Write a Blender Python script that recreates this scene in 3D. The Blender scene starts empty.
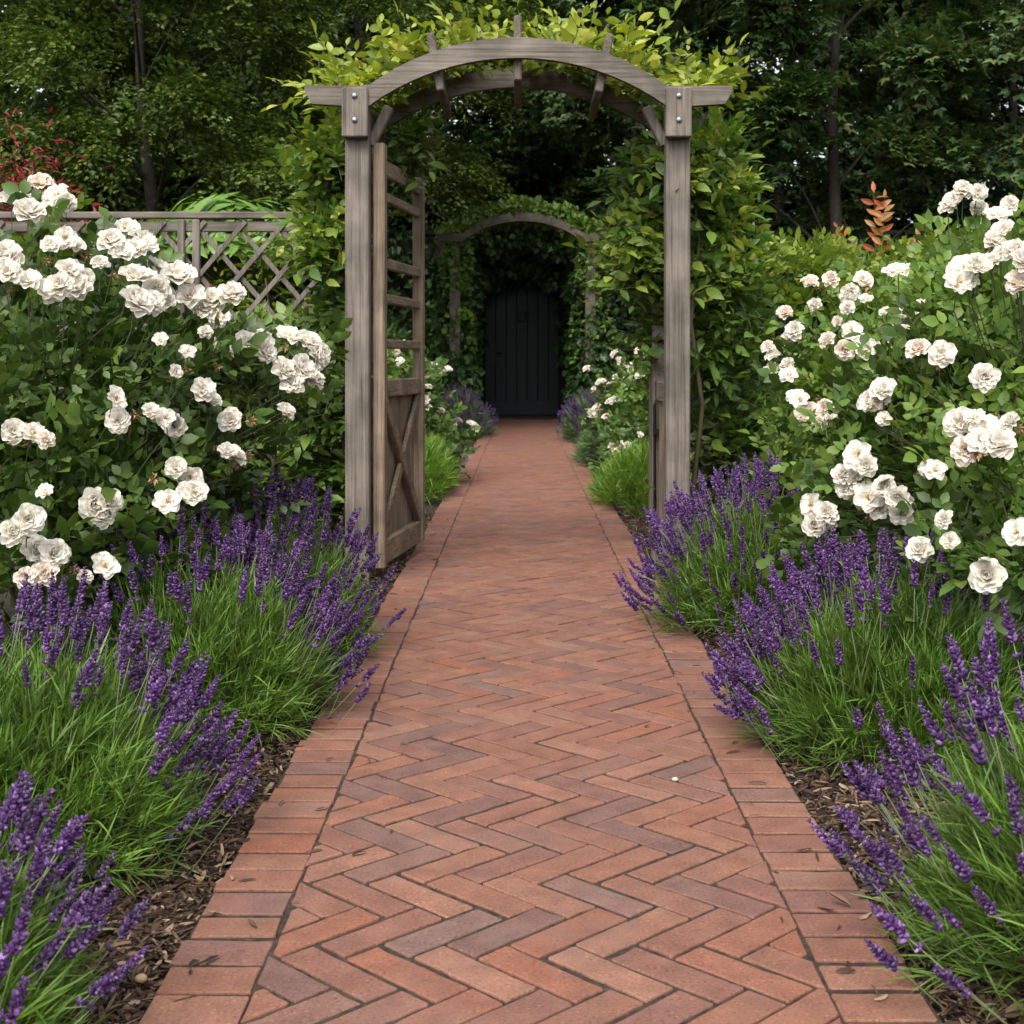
import bpy, math
import numpy as np
from mathutils import Vector, Matrix

rng = np.random.default_rng(11)
R_ = math.radians
sc = bpy.context.scene

# ------------------------------------------------------------------ camera
F = 1390.0                      # focal length in pixels of a 1024 px frame
VX, VY = 522.0, 364.0           # vanishing point of the path / horizon in the photo
CAM_H = 1.0
cam = bpy.data.cameras.new('camera')
cam.sensor_width = 36.0
cam.lens = 36.0 * F / 1024.0
cam.shift_x = -(VX - 512.0) / 1024.0
cam.shift_y = (VY - 512.0) / 1024.0
cam.clip_start = 0.05
cam.clip_end = 1000.0
cam.dof.use_dof = True
cam.dof.focus_distance = 3.8
cam.dof.aperture_fstop = 12.0
camo = bpy.data.objects.new('camera', cam)
camo.location = (0, 0, CAM_H)
camo.rotation_euler = (math.pi / 2, 0, 0)
sc.collection.objects.link(camo)
sc.camera = camo

# ------------------------------------------------------------------ light
SUN_EL, SUN_AZ = 50.0, 196.0    # azimuth clockwise from +Y: behind and left of the camera
world = bpy.data.worlds.new('World')
sc.world = world
world.use_nodes = True
wn = world.node_tree
bg = wn.nodes['Background']
sky = wn.nodes.new('ShaderNodeTexSky')
sky.sky_type = 'NISHITA'
sky.sun_disc = False
sky.sun_elevation = R_(SUN_EL)
sky.sun_rotation = R_(SUN_AZ)
sky.air_density = 1.0
sky.dust_density = 4.0
sky.ozone_density = 1.0
hsv = wn.nodes.new('ShaderNodeHueSaturation')     # cloud veil: most of the blue goes
hsv.inputs['Saturation'].default_value = 0.25
wn.links.new(sky.outputs[0], hsv.inputs['Color'])
wn.links.new(hsv.outputs[0], bg.inputs['Color'])
bg.inputs['Strength'].default_value = 0.15

sun = bpy.data.lights.new('sun', 'SUN')
sun.energy = 1.5
sun.angle = R_(35)
sun.color = (1.0, 0.95, 0.87)
suno = bpy.data.objects.new('sun', sun)
sd = Vector((math.sin(R_(SUN_AZ)) * math.cos(R_(SUN_EL)), math.cos(R_(SUN_AZ)) * math.cos(R_(SUN_EL)), math.sin(R_(SUN_EL))))
suno.rotation_euler = sd.to_track_quat('Z', 'Y').to_euler()
suno.location = (0, 0, 30)
sc.collection.objects.link(suno)

sc.view_settings.view_transform = 'Standard'
sc.view_settings.look = 'None'
sc.view_settings.gamma = 1.0
sc.view_settings.exposure = 1.08
sc.cycles.max_bounces = 6
sc.cycles.diffuse_bounces = 3
sc.cycles.glossy_bounces = 2
sc.cycles.transmission_bounces = 3
sc.cycles.use_denoising = True
sc.cycles.caustics_reflective = False
sc.cycles.caustics_refractive = False


# ------------------------------------------------------------------ mesh helpers
def mesh_from(name, chunks, mats, smooth=False):
    """chunks: list of (verts (n,3), faces (m,k) int, material index) -> Mesh"""
    vs, lp, st, mi = [], [], [], []
    nv = nl = 0
    for v, f, m in chunks:
        v = np.asarray(v, dtype=np.float32).reshape(-1, 3)
        f = np.asarray(f, dtype=np.int64)
        if len(f) == 0:
            continue
        vs.append(v)
        lp.append((f + nv).ravel())
        st.append(nl + np.arange(f.shape[0]) * f.shape[1])
        mi.append(np.full(f.shape[0], m))
        nv += len(v)
        nl += f.size
    V = np.concatenate(vs); Lp = np.concatenate(lp); St = np.concatenate(st); Mi = np.concatenate(mi)
    me = bpy.data.meshes.new(name)
    me.vertices.add(nv)
    me.vertices.foreach_set('co', V.ravel().astype(np.float32))
    me.loops.add(nl)
    me.loops.foreach_set('vertex_index', Lp.astype(np.int32))
    me.polygons.add(len(St))
    me.polygons.foreach_set('loop_start', St.astype(np.int32))
    for m in mats:
        me.materials.append(m)
    me.polygons.foreach_set('material_index', Mi.astype(np.int32))
    if smooth:
        me.polygons.foreach_set('use_smooth', np.ones(len(St), dtype=bool))
    else:
        me.polygons.foreach_set('use_smooth', np.zeros(len(St), dtype=bool))
    me.update(calc_edges=True)
    return me


def link(name, me, parent=None, **props):
    o = bpy.data.objects.new(name, me)
    sc.collection.objects.link(o)
    if parent is not None:
        o.parent = parent
    for k, v in props.items():
        o[k] = v
    return o


def thing(name, label, cat, loc=(0, 0, 0), group=None):
    o = bpy.data.objects.new(name, None)
    o.empty_display_size = 0.1
    sc.collection.objects.link(o)
    o.location = loc
    o['label'] = label
    o['category'] = cat
    if group:
        o['group'] = group
    return o


def part(name, chunks, mats, root, smooth=False, origin=None, **props):
    """world-space chunks become a child mesh of ROOT (an Empty without rotation)"""
    org = np.array(origin if origin is not None else root.location, dtype=float)
    me = mesh_from(name, [(np.asarray(v, dtype=float).reshape(-1, 3) - org, f, m) for v, f, m in chunks], mats, smooth)
    return link(name, me, root, **props)


def norm(a):
    a = np.asarray(a, dtype=float)
    return a / np.maximum(np.linalg.norm(a, axis=-1, keepdims=True), 1e-9)


def frames(d, up=None, roll=0.0):
    """rotation matrices whose Y column is d and Z column is as near UP as possible"""
    d = norm(d)
    n = len(d)
    if up is None:
        up = np.tile([0, 0, 1.0], (n, 1))
    up = up + rng.normal(0, 1, (n, 3)) * (0.02 + roll)
    x = norm(np.cross(d, up))
    z = np.cross(x, d)
    return np.stack([x, d, z], axis=2)


def inst(t, R, P, S=None):
    """instances of a template (verts, faces): one merged chunk"""
    tv, tf = t
    if S is not None:
        R = R * np.asarray(S).reshape(-1, 1, 1)
    v = np.einsum('nij,vj->nvi', R, tv) + P[:, None, :]
    f = tf[None] + (np.arange(len(P)) * len(tv))[:, None, None]
    return v.reshape(-1, 3), f.reshape(-1, tf.shape[1])


def join(lst):
    vs, fs, n = [], [], 0
    for v, f in lst:
        vs.append(v); fs.append(f + n); n += len(v)
    return np.concatenate(vs), np.concatenate(fs)


def box(c, s, R=None):
    x, y, z = np.array(s) / 2.0
    v = np.array([[-x, -y, -z], [x, -y, -z], [x, y, -z], [-x, y, -z], [-x, -y, z], [x, -y, z], [x, y, z], [-x, y, z]])
    f = np.array([[0, 3, 2, 1], [4, 5, 6, 7], [0, 1, 5, 4], [1, 2, 6, 5], [2, 3, 7, 6], [3, 0, 4, 7]])
    if R is not None:
        v = v @ np.array(R).T
    return v + np.array(c), f


def beam(a, b, w, d, up=(0, 0, 1), bev=0.006):
    """bevelled timber from a to b; W across, D along UP"""
    a = np.array(a, float); b = np.array(b, float)
    y = norm(b - a); L = np.linalg.norm(b - a)
    x = norm(np.cross(y, up)); z = np.cross(x, y)
    R = np.stack([x, y, z], axis=1)
    hw, hd = w / 2, d / 2
    e = min(bev, hw * .4, hd * .4)
    prof = np.array([[-hw + e, -hd], [hw - e, -hd], [hw, -hd + e], [hw, hd - e], [hw - e, hd], [-hw + e, hd], [-hw, hd - e], [-hw, -hd + e]])
    small = prof * np.array([(hw - e) / hw, (hd - e) / hd])
    rings = [(0, small), (e, prof), (L - e, prof), (L, small)]
    v = np.concatenate([np.column_stack([p[:, 0], np.full(8, t), p[:, 1]]) for t, p in rings])
    f = []
    for r in range(3):
        for i in range(8):
            j = (i + 1) % 8
            f.append([r * 8 + i, r * 8 + j, (r + 1) * 8 + j, (r + 1) * 8 + i])
    for o in (0, 24):
        f += [[o, o + 1, o + 2, o + 3], [o, o + 3, o + 4, o + 7], [o + 4, o + 5, o + 6, o + 7]]
    return v @ R.T + a, np.array(f)


def tube(pts, rad, n=8, cap=True):
    pts = np.asarray(pts, float); rad = np.broadcast_to(rad, (len(pts),))
    t = np.gradient(pts, axis=0); t = norm(t)
    ref = np.array([0.3, 0.9, 0.1]) if abs(t[0][2]) > .8 else np.array([0, 0, 1.0])
    vs = []
    for p, d, r in zip(pts, t, rad):
        x = norm(np.cross(d, ref)); y = np.cross(x, d)
        a = np.arange(n) * 2 * math.pi / n
        vs.append(p + r * (np.cos(a)[:, None] * x + np.sin(a)[:, None] * y))
    v = np.concatenate(vs)
    f = []
    for k in range(len(pts) - 1):
        for i in range(n):
            j = (i + 1) % n
            f.append([k * n + i, k * n + j, (k + 1) * n + j, (k + 1) * n + i])
    if cap:
        v = np.concatenate([v, pts[-1:], pts[:1]])
        a = len(pts) * n
        for i in range(n):
            j = (i + 1) % n
            f.append([(len(pts) - 1) * n + i, (len(pts) - 1) * n + j, a, a])
            f.append([j, i, a + 1, a + 1])
        f = np.array(f)
        q = f[f[:, 2] != f[:, 3]]
        tri = f[f[:, 2] == f[:, 3]]
        f = np.concatenate([q, np.column_stack([tri[:, 0], tri[:, 1], tri[:, 2], tri[:, 2]])]) if False else q
        return v[:len(pts) * n], f
    return v, np.array(f)


def at(px, py, Y):
    """world point seen at a photo pixel, at distance Y"""
    return np.array([(px - VX) * Y / F, Y, CAM_H - (py - VY) * Y / F])


# ------------------------------------------------------------------ materials
def nodes(name):
    m = bpy.data.materials.new(name)
    m.use_nodes = True
    nt = m.node_tree
    b = nt.nodes['Principled BSDF']
    return m, nt, b


def N(nt, typ, **kw):
    n = nt.nodes.new(typ)
    for k, v in kw.items():
        setattr(n, k, v)
    return n


def ramp(nt, stops, interp='LINEAR'):
    r = N(nt, 'ShaderNodeValToRGB')
    cr = r.color_ramp
    cr.interpolation = interp
    while len(cr.elements) < len(stops):
        cr.elements.new(0.5)
    for e, (p, c) in zip(cr.elements, stops):
        e.position = p
        e.color = (*c, 1)
    return r


def leaf_mat(name, cols, rough=0.45, trans=0.25, tcol=None, spec=0.4):
    """colour picked per leaf; the light coming through is the same hue, yellower"""
    m, nt, b = nodes(name)
    g = N(nt, 'ShaderNodeNewGeometry')
    k = len(cols)
    r = ramp(nt, [(i / max(k - 1, 1), c) for i, c in enumerate(cols)])
    nt.links.new(g.outputs['Random Per Island'], r.inputs[0])
    tc = N(nt, 'ShaderNodeTexCoord')
    nz = N(nt, 'ShaderNodeTexNoise')
    nz.inputs['Scale'].default_value = 3.0
    nt.links.new(tc.outputs['Object'], nz.inputs['Vector'])
    mr = N(nt, 'ShaderNodeMapRange')
    mr.inputs['From Min'].default_value = .3; mr.inputs['From Max'].default_value = .7
    mr.inputs['To Min'].default_value = .75; mr.inputs['To Max'].default_value = 1.2
    nt.links.new(nz.outputs[0], mr.inputs[0])
    mx = N(nt, 'ShaderNodeVectorMath', operation='SCALE')
    nt.links.new(r.outputs[0], mx.inputs[0])
    nt.links.new(mr.outputs[0], mx.inputs['Scale'])
    nt.links.new(mx.outputs[0], b.inputs['Base Color'])
    b.inputs['Roughness'].default_value = rough
    b.inputs['Specular IOR Level'].default_value = spec
    if trans > 0:
        tr = N(nt, 'ShaderNodeBsdfTranslucent')
        tm = N(nt, 'ShaderNodeVectorMath', operation='MULTIPLY')
        tm.inputs[1].default_value = tcol or (1.5, 1.5, .6)
        nt.links.new(mx.outputs[0], tm.inputs[0])
        nt.links.new(tm.outputs[0], tr.inputs[0])
        ms = N(nt, 'ShaderNodeMixShader')
        ms.inputs[0].default_value = trans
        nt.links.new(b.outputs[0], ms.inputs[1])
        nt.links.new(tr.outputs[0], ms.inputs[2])
        nt.links.new(ms.outputs[0], nt.nodes['Material Output'].inputs[0])
    return m


def wood_mat(name, axis, c_dark, c_mid, c_light, moss=0.0):
    m, nt, b = nodes(name)
    tc = N(nt, 'ShaderNodeTexCoord')
    mp = N(nt, 'ShaderNodeMapping')
    s = [62.0, 62.0, 62.0]
    s[axis] = 1.6
    mp.inputs['Scale'].default_value = s
    nt.links.new(tc.outputs['Object'], mp.inputs[0])
    nz = N(nt, 'ShaderNodeTexNoise')
    nz.inputs['Scale'].default_value = 1.6
    nz.inputs['Detail'].default_value = 8
    nz.inputs['Roughness'].default_value = .65
    nt.links.new(mp.outputs[0], nz.inputs['Vector'])
    r = ramp(nt, [(.28, c_dark), (.46, c_mid), (.72, c_light)])
    nt.links.new(nz.outputs[0], r.inputs[0])
    n2 = N(nt, 'ShaderNodeTexNoise')
    n2.inputs['Scale'].default_value = 5.0
    n2.inputs['Detail'].default_value = 5
    nt.links.new(tc.outputs['Object'], n2.inputs['Vector'])
    r2 = ramp(nt, [(.35, (.62, .62, .6)), (.65, (1.15, 1.12, 1.08))])
    nt.links.new(n2.outputs[0], r2.inputs[0])
    mu = N(nt, 'ShaderNodeMix', data_type='RGBA', blend_type='MULTIPLY')
    mu.inputs[0].default_value = 1
    nt.links.new(r.outputs[0], mu.inputs[6])
    nt.links.new(r2.outputs[0], mu.inputs[7])
    last = mu.outputs[2]
    if moss:
        n3 = N(nt, 'ShaderNodeTexNoise')
        n3.inputs['Scale'].default_value = 9.0
        nt.links.new(tc.outputs['Object'], n3.inputs['Vector'])
        r3 = ramp(nt, [(.52, (0, 0, 0)), (.68, (moss, moss, moss))])
        nt.links.new(n3.outputs[0], r3.inputs[0])
        mm = N(nt, 'ShaderNodeMix', data_type='RGBA')
        nt.links.new(r3.outputs[0], mm.inputs[0])
        nt.links.new(last, mm.inputs[6])
        mm.inputs[7].default_value = (.10, .11, .05, 1)
        last = mm.outputs[2]
    nt.links.new(last, b.inputs['Base Color'])
    b.inputs['Roughness'].default_value = .85
    b.inputs['Specular IOR Level'].default_value = .2
    bp = N(nt, 'ShaderNodeBump')
    bp.inputs['Strength'].default_value = .5
    bp.inputs['Distance'].default_value = .004
    nt.links.new(nz.outputs[0], bp.inputs['Height'])
    nt.links.new(bp.outputs[0], b.inputs['Normal'])
    return m


def plain(name, col, rough=.6, metal=0.0, spec=.4, bump=0.0, bscale=60.0, var=0.0):
    m, nt, b = nodes(name)
    b.inputs['Base Color'].default_value = (*col, 1)
    b.inputs['Roughness'].default_value = rough
    b.inputs['Metallic'].default_value = metal
    b.inputs['Specular IOR Level'].default_value = spec
    if bump or var:
        tc = N(nt, 'ShaderNodeTexCoord')
        nz = N(nt, 'ShaderNodeTexNoise')
        nz.inputs['Scale'].default_value = bscale
        nz.inputs['Detail'].default_value = 6
        nt.links.new(tc.outputs['Object'], nz.inputs['Vector'])
        if var:
            lo = tuple(c * (1 - var) for c in col); hi = tuple(min(1, c * (1 + var)) for c in col)
            r = ramp(nt, [(.3, lo), (.7, hi)])
            nt.links.new(nz.outputs[0], r.inputs[0])
            nt.links.new(r.outputs[0], b.inputs['Base Color'])
        if bump:
            bp = N(nt, 'ShaderNodeBump')
            bp.inputs['Strength'].default_value = bump
            bp.inputs['Distance'].default_value = .01
            nt.links.new(nz.outputs[0], bp.inputs['Height'])
            nt.links.new(bp.outputs[0], b.inputs['Normal'])
    return m


def island_mat(name, stops, rough=.8, spec=.25, bump=0.0, bscale=200.0):
    m, nt, b = nodes(name)
    g = N(nt, 'ShaderNodeNewGeometry')
    r = ramp(nt, stops)
    nt.links.new(g.outputs['Random Per Island'], r.inputs[0])
    nt.links.new(r.outputs[0], b.inputs['Base Color'])
    b.inputs['Roughness'].default_value = rough
    b.inputs['Specular IOR Level'].default_value = spec
    return m


def brick_mat():
    m, nt, b = nodes('fired_brick')
    g = N(nt, 'ShaderNodeNewGeometry')
    r = ramp(nt, [(0, (0.135, 0.076, 0.064)), (.10, (0.167, 0.081, 0.063)), (.32, (0.184, 0.085, 0.059)), (.55, (0.198, 0.092, 0.061)), (.75, (0.216, 0.108, 0.075)), (.92, (0.205, 0.081, 0.050)), (1, (0.158, 0.094, 0.078))])
    nt.links.new(g.outputs['Random Per Island'], r.inputs[0])
    tc = N(nt, 'ShaderNodeTexCoord')
    # blotches inside a brick
    n1 = N(nt, 'ShaderNodeTexNoise'); n1.inputs['Scale'].default_value = 14; n1.inputs['Detail'].default_value = 6
    nt.links.new(tc.outputs['Object'], n1.inputs['Vector'])
    r1 = ramp(nt, [(.3, (.78, .77, .78)), (.7, (1.14, 1.12, 1.1))])
    nt.links.new(n1.outputs[0], r1.inputs[0])
    mu = N(nt, 'ShaderNodeMix', data_type='RGBA', blend_type='MULTIPLY'); mu.inputs[0].default_value = 1
    nt.links.new(r.outputs[0], mu.inputs[6]); nt.links.new(r1.outputs[0], mu.inputs[7])
    # fine grit
    n2 = N(nt, 'ShaderNodeTexNoise'); n2.inputs['Scale'].default_value = 170; n2.inputs['Detail'].default_value = 3
    nt.links.new(tc.outputs['Object'], n2.inputs['Vector'])
    r2 = ramp(nt, [(.30, (.45, .43, .43)), (.44, (1, 1, 1)), (.60, (1, 1, 1)), (.72, (1.8, 1.8, 1.75))])
    nt.links.new(n2.outputs[0], r2.inputs[0])
    m2 = N(nt, 'ShaderNodeMix', data_type='RGBA', blend_type='MULTIPLY'); m2.inputs[0].default_value = .8
    nt.links.new(mu.outputs[2], m2.inputs[6]); nt.links.new(r2.outputs[0], m2.inputs[7])
    # dull grey bloom and dark scuffs in patches
    n3 = N(nt, 'ShaderNodeTexNoise'); n3.inputs['Scale'].default_value = 3.2; n3.inputs['Detail'].default_value = 7; n3.inputs['Roughness'].default_value = .7
    nt.links.new(tc.outputs['Object'], n3.inputs['Vector'])
    r3 = ramp(nt, [(.5, (0, 0, 0)), (.75, (.55, .55, .55))])
    nt.links.new(n3.outputs[0], r3.inputs[0])
    m3 = N(nt, 'ShaderNodeMix', data_type='RGBA')
    nt.links.new(r3.outputs[0], m3.inputs[0]); nt.links.new(m2.outputs[2], m3.inputs[6])
    m3.inputs[7].default_value = (.145, .105, .092, 1)
    # small dark pits
    n4 = N(nt, 'ShaderNodeTexVoronoi'); n4.inputs['Scale'].default_value = 55
    nt.links.new(tc.outputs['Object'], n4.inputs['Vector'])
    r4 = ramp(nt, [(.05, (.35, .33, .32)), (.13, (1, 1, 1))])
    nt.links.new(n4.outputs[0], r4.inputs[0])
    m4 = N(nt, 'ShaderNodeMix', data_type='RGBA', blend_type='MULTIPLY'); m4.inputs[0].default_value = .7
    nt.links.new(m3.outputs[2], m4.inputs[6]); nt.links.new(r4.outputs[0], m4.inputs[7])
    nt.links.new(m4.outputs[2], b.inputs['Base Color'])
    b.inputs['Roughness'].default_value = .78
    b.inputs['Specular IOR Level'].default_value = .3
    ad = N(nt, 'ShaderNodeMath', operation='ADD')
    nt.links.new(n1.outputs[0], ad.inputs[0]); nt.links.new(n2.outputs[0], ad.inputs[1])
    bp = N(nt, 'ShaderNodeBump'); bp.inputs['Strength'].default_value = .35; bp.inputs['Distance'].default_value = .004
    nt.links.new(ad.outputs[0], bp.inputs['Height']); nt.links.new(bp.outputs[0], b.inputs['Normal'])
    return m


GREY = dict(c_dark=(.055, .045, .036), c_mid=(.130, .113, .097), c_light=(.212, .193, .172))
BROWN = dict(c_dark=(.06, .042, .03), c_mid=(.20, .152, .112), c_light=(.31, .255, .20))
M = {
    'wood_x': wood_mat('weathered_timber_x', 0, **GREY), 'wood_y': wood_mat('weathered_timber_y', 1, **GREY), 'wood_z': wood_mat('weathered_timber_z', 2, **GREY),
    'gate_y': wood_mat('gate_timber_y', 1, **BROWN, moss=.4), 'gate_z': wood_mat('gate_timber_z', 2, **BROWN, moss=.2),
    'brick': brick_mat(),
    'joint': plain('sandy_joint', (.032, .022, .014), .95, bump=.8, bscale=45, var=.75),
    'soil': plain('dark_soil', (.028, .019, .013), .95, bump=1.0, bscale=60, var=.6),
    'chip': island_mat('bark_chip', [(0, (.022, .013, .009)), (.45, (.055, .032, .02)), (.75, (.10, .06, .036)), (.92, (.2, .135, .085)), (1, (.3, .22, .15))]),
    'steel': plain('galvanised_steel', (.30, .31, .33), .4, .9),
    'iron': plain('black_iron', (.01, .01, .01), .5, .6),
    'door': plain('door_paint', (.0065, .0115, .013), .55, spec=.25, bump=.15, bscale=40, var=.25),
    'bark': plain('tree_bark', (.030, .026, .020), .95, bump=1, bscale=14, var=.45),
    'stem': plain('green_stem', (.07, .085, .035), .6, var=.3, bscale=8),
    'cane': plain('woody_cane', (.075, .055, .03), .7, var=.4, bscale=10),
    'stalk': plain('lavender_stalk', (.13, .17, .075), .7, var=.25, bscale=9),
    'wallbrick': plain('old_wall_brick', (.022, .016, .012), .9, bump=.6, bscale=12, var=.4),
    'lav_leaf': leaf_mat('lavender_leaf', [(.055, .115, .014), (.085, .165, .020), (.125, .225, .030), (.07, .14, .022), (.15, .24, .05)], .5, .2),
    'lav_leaf_far': leaf_mat('lavender_leaf_grey', [(.06, .10, .04), (.08, .13, .05), (.10, .15, .06)], .6, .15),
    'mound_leaf': leaf_mat('bright_mound_leaf', [(.08, .17, .02), (.13, .24, .03), (.17, .28, .035)], .5, .25),
    'lav': leaf_mat('lavender_floret', [(.032, .011, .060), (.060, .022, .098), (.088, .035, .132), (.120, .058, .178), (.24, .15, .33)], .65, .12, tcol=(1.2, 1.0, 1.4), spec=.2),
    'rose_leaf': leaf_mat('rose_leaf', [(.024, .050, .010), (.038, .076, .014), (.054, .10, .018), (.085, .135, .025)], .45, .2, spec=.3),
    'rose_leaf_new': leaf_mat('rose_leaf_young', [(.07, .14, .025), (.11, .19, .03), (.15, .22, .04)], .45, .25),
    'petal': leaf_mat('rose_petal', [(.88, .84, .76), (.91, .88, .82), (.93, .91, .87)], .6, .5, tcol=(1.0, .98, .92), spec=.15),
    'petal_pink': leaf_mat('rose_petal_blush', [(.88, .79, .71), (.90, .84, .77), (.91, .88, .83)], .6, .4, tcol=(1.0, .9, .8), spec=.15),
    'stamen': island_mat('rose_stamen', [(0, (.35, .16, .03)), (.5, (.55, .32, .06)), (1, (.62, .45, .12))]),
    'spent': leaf_mat('spent_bloom', [(.13, .07, .03), (.26, .15, .07), (.42, .30, .17)], .8, .1),
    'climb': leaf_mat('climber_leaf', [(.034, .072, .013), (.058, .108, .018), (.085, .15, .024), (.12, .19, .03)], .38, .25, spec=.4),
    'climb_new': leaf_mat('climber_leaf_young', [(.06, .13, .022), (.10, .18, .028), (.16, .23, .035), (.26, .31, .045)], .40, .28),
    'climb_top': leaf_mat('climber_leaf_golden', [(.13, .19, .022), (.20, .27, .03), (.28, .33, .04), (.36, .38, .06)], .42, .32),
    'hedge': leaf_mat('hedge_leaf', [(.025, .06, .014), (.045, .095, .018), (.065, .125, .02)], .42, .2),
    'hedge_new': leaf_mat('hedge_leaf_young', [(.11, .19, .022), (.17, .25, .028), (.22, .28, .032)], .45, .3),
    'bronze': leaf_mat('bronze_leaf', [(.28, .07, .03), (.36, .12, .035), (.25, .16, .04)], .45, .25),
    'ivy': leaf_mat('ivy_leaf', [(.020, .05, .014), (.034, .08, .018), (.052, .11, .024)], .4, .12),
    'ivy_new': leaf_mat('ivy_leaf_young', [(.09, .18, .03), (.13, .23, .035), (.18, .27, .045)], .45, .22),
    'beech': leaf_mat('beech_leaf', [(.034, .064, .011), (.054, .098, .015), (.088, .138, .020), (.14, .19, .03)], .42, .2),
    'maple': leaf_mat('maple_leaf', [(.024, .056, .016), (.040, .086, .021), (.06, .118, .03), (.11, .115, .036)], .45, .18),
    'dark_tree': leaf_mat('deep_wood_leaf', [(.012, .034, .010), (.02, .05, .014), (.03, .07, .018)], .5, .15),
    'red_maple': leaf_mat('red_maple_leaf', [(.16, .012, .014), (.24, .022, .02), (.12, .03, .02)], .45, .25, tcol=(1.6, .6, .6)),
    'rhodo': leaf_mat('rhododendron_leaf', [(.07, .15, .03), (.11, .21, .035), (.15, .25, .05)], .38, .22),
    'pebble': plain('tan_pebble', (.34, .24, .14), .7),
    'pale_stone': plain('pale_stone', (.36, .33, .30), .8),
    'dry': plain('dry_leaf', (.16, .09, .055), .8),
}

nt = M['lav'].node_tree
oi = N(nt, 'ShaderNodeObjectInfo')
hs = N(nt, 'ShaderNodeHueSaturation')
rr_ = ramp(nt, [(0, (.55, .55, .55)), (.12, (.8, .8, .8)), (.8, (1.1, 1.1, 1.1)), (1, (1.45, 1.45, 1.45))])
rs_ = ramp(nt, [(0, (.55, .55, .55)), (.15, (.95, .95, .95)), (1, (1.02, 1.02, 1.02))])
nt.links.new(oi.outputs['Random'], rr_.inputs[0]); nt.links.new(oi.outputs['Random'], rs_.inputs[0])
nt.links.new(rr_.outputs[0], hs.inputs['Value']); nt.links.new(rs_.outputs[0], hs.inputs['Saturation'])
src = nt.nodes['Principled BSDF'].inputs['Base Color'].links[0].from_socket
nt.links.new(src, hs.inputs['Color'])
nt.links.new(hs.outputs[0], nt.nodes['Principled BSDF'].inputs['Base Color'])

# ------------------------------------------------------------------ templates
def leaf_t(L, W, n=3, fold=.25, bend=.2, p=.85):
    t = np.linspace(0, 1, n + 1)
    w = W / 2 * np.sin(math.pi * t ** p)
    w[0] = W * .03; w[-1] = W * .015
    y = L * t; z = -bend * L * t ** 2
    v = np.stack([np.column_stack([-w, y, z + fold * w]), np.column_stack([0 * w, y, z]), np.column_stack([w, y, z + fold * w])], axis=1).reshape(-1, 3)
    f = []
    for i in range(n):
        for c in (0, 1):
            a = i * 3 + c
            f.append([a, a + 1, a + 4, a + 3])
    return v, np.array(f)


def one_leaf(L, W, fold=.15):
    """4-corner leaf for things far off"""
    v = np.array([[0, 0, 0], [W / 2, L * .45, fold * W], [0, L, -.08 * L], [-W / 2, L * .45, fold * W]])
    return v, np.array([[0, 1, 2, 3]])


def shoot_t(length, nleaf, leaf, ang=55, droop=.25, start=.1, srad=.0022, jit=.25, smin=.6):
    ts = np.linspace(0, 1, 6)
    pts = np.column_stack([rng.normal(0, .02) * ts ** 2 * length, length * ts, -droop * length * ts ** 2])
    tt = np.linspace(start, 1, nleaf)
    P = np.column_stack([np.interp(tt, ts, pts[:, k]) for k in range(3)])
    side = np.where(np.arange(nleaf) % 2 == 0, 1.0, -1.0)
    a = np.radians(ang + rng.normal(0, 10, nleaf)) * np.where(np.arange(nleaf) == nleaf - 1, .1, 1)
    d = np.column_stack([np.sin(a) * side, np.cos(a), .25 * rng.normal(0, 1, nleaf) + .05])
    S = rng.uniform(smin, 1.1, nleaf) * np.interp(tt, [0, .6, 1], [.9, 1.05, .75])
    lv = inst(leaf, frames(d, roll=jit), P, S)
    sv = tube(pts, np.linspace(srad, srad * .4, 6), 3, cap=False)
    return lv, sv


def rose_leaf_t():
    """five leaflets on a short rachis"""
    lf = leaf_t(.058, .040, 3, .2, .18, .9)
    P = np.array([[0, .035, 0], [0, .035, 0], [0, .072, -.004], [0, .072, -.004], [0, .088, -.008]])
    a = np.radians([-68, 68, -58, 58, 3]) + rng.normal(0, .12, 5)
    d = np.column_stack([np.sin(a), np.cos(a), rng.normal(-.1, .15, 5)])
    lv = inst(lf, frames(d, roll=.15), P, np.array([.75, .75, .95, .95, 1.1]))
    return lv


def rose_shoot_t(nl=5, length=.24):
    ts = np.linspace(0, 1, 5)
    pts = np.column_stack([0 * ts, length * ts, -.12 * length * ts ** 2])
    lv = []
    for i in range(nl):
        t = .15 + .85 * i / (nl - 1)
        p = np.array([[0, length * t, -.12 * length * t * t]])
        phi = i * 2.4 + rng.normal(0, .3)
        d = np.array([[math.cos(phi) * .9, .55, math.sin(phi) * .55 + .15]])
        v, f = inst(rose_leaf_t(), frames(d, roll=.3), p, np.array([rng.uniform(.7, 1.1)]))
        lv.append((v, f))
    return join(lv), tube(pts, np.linspace(.0026, .0012, 5), 3, cap=False)


def spread(shoots, P, D, S=None, up=None, roll=.3):
    """scatter shoot templates; returns leaf chunk, stem chunk"""
    k = rng.integers(0, len(shoots), len(P))
    lv, sv = [], []
    if S is None:
        S = rng.uniform(.75, 1.15, len(P))
    for i, (l, s) in enumerate(shoots):
        q = k == i
        if not q.any():
            continue
        R = frames(D[q], None if up is None else up[q], roll)
        lv.append(inst(l, R, P[q], S[q]))
        sv.append(inst(s, R, P[q], S[q]))
    return join(lv), join(sv)


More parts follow.
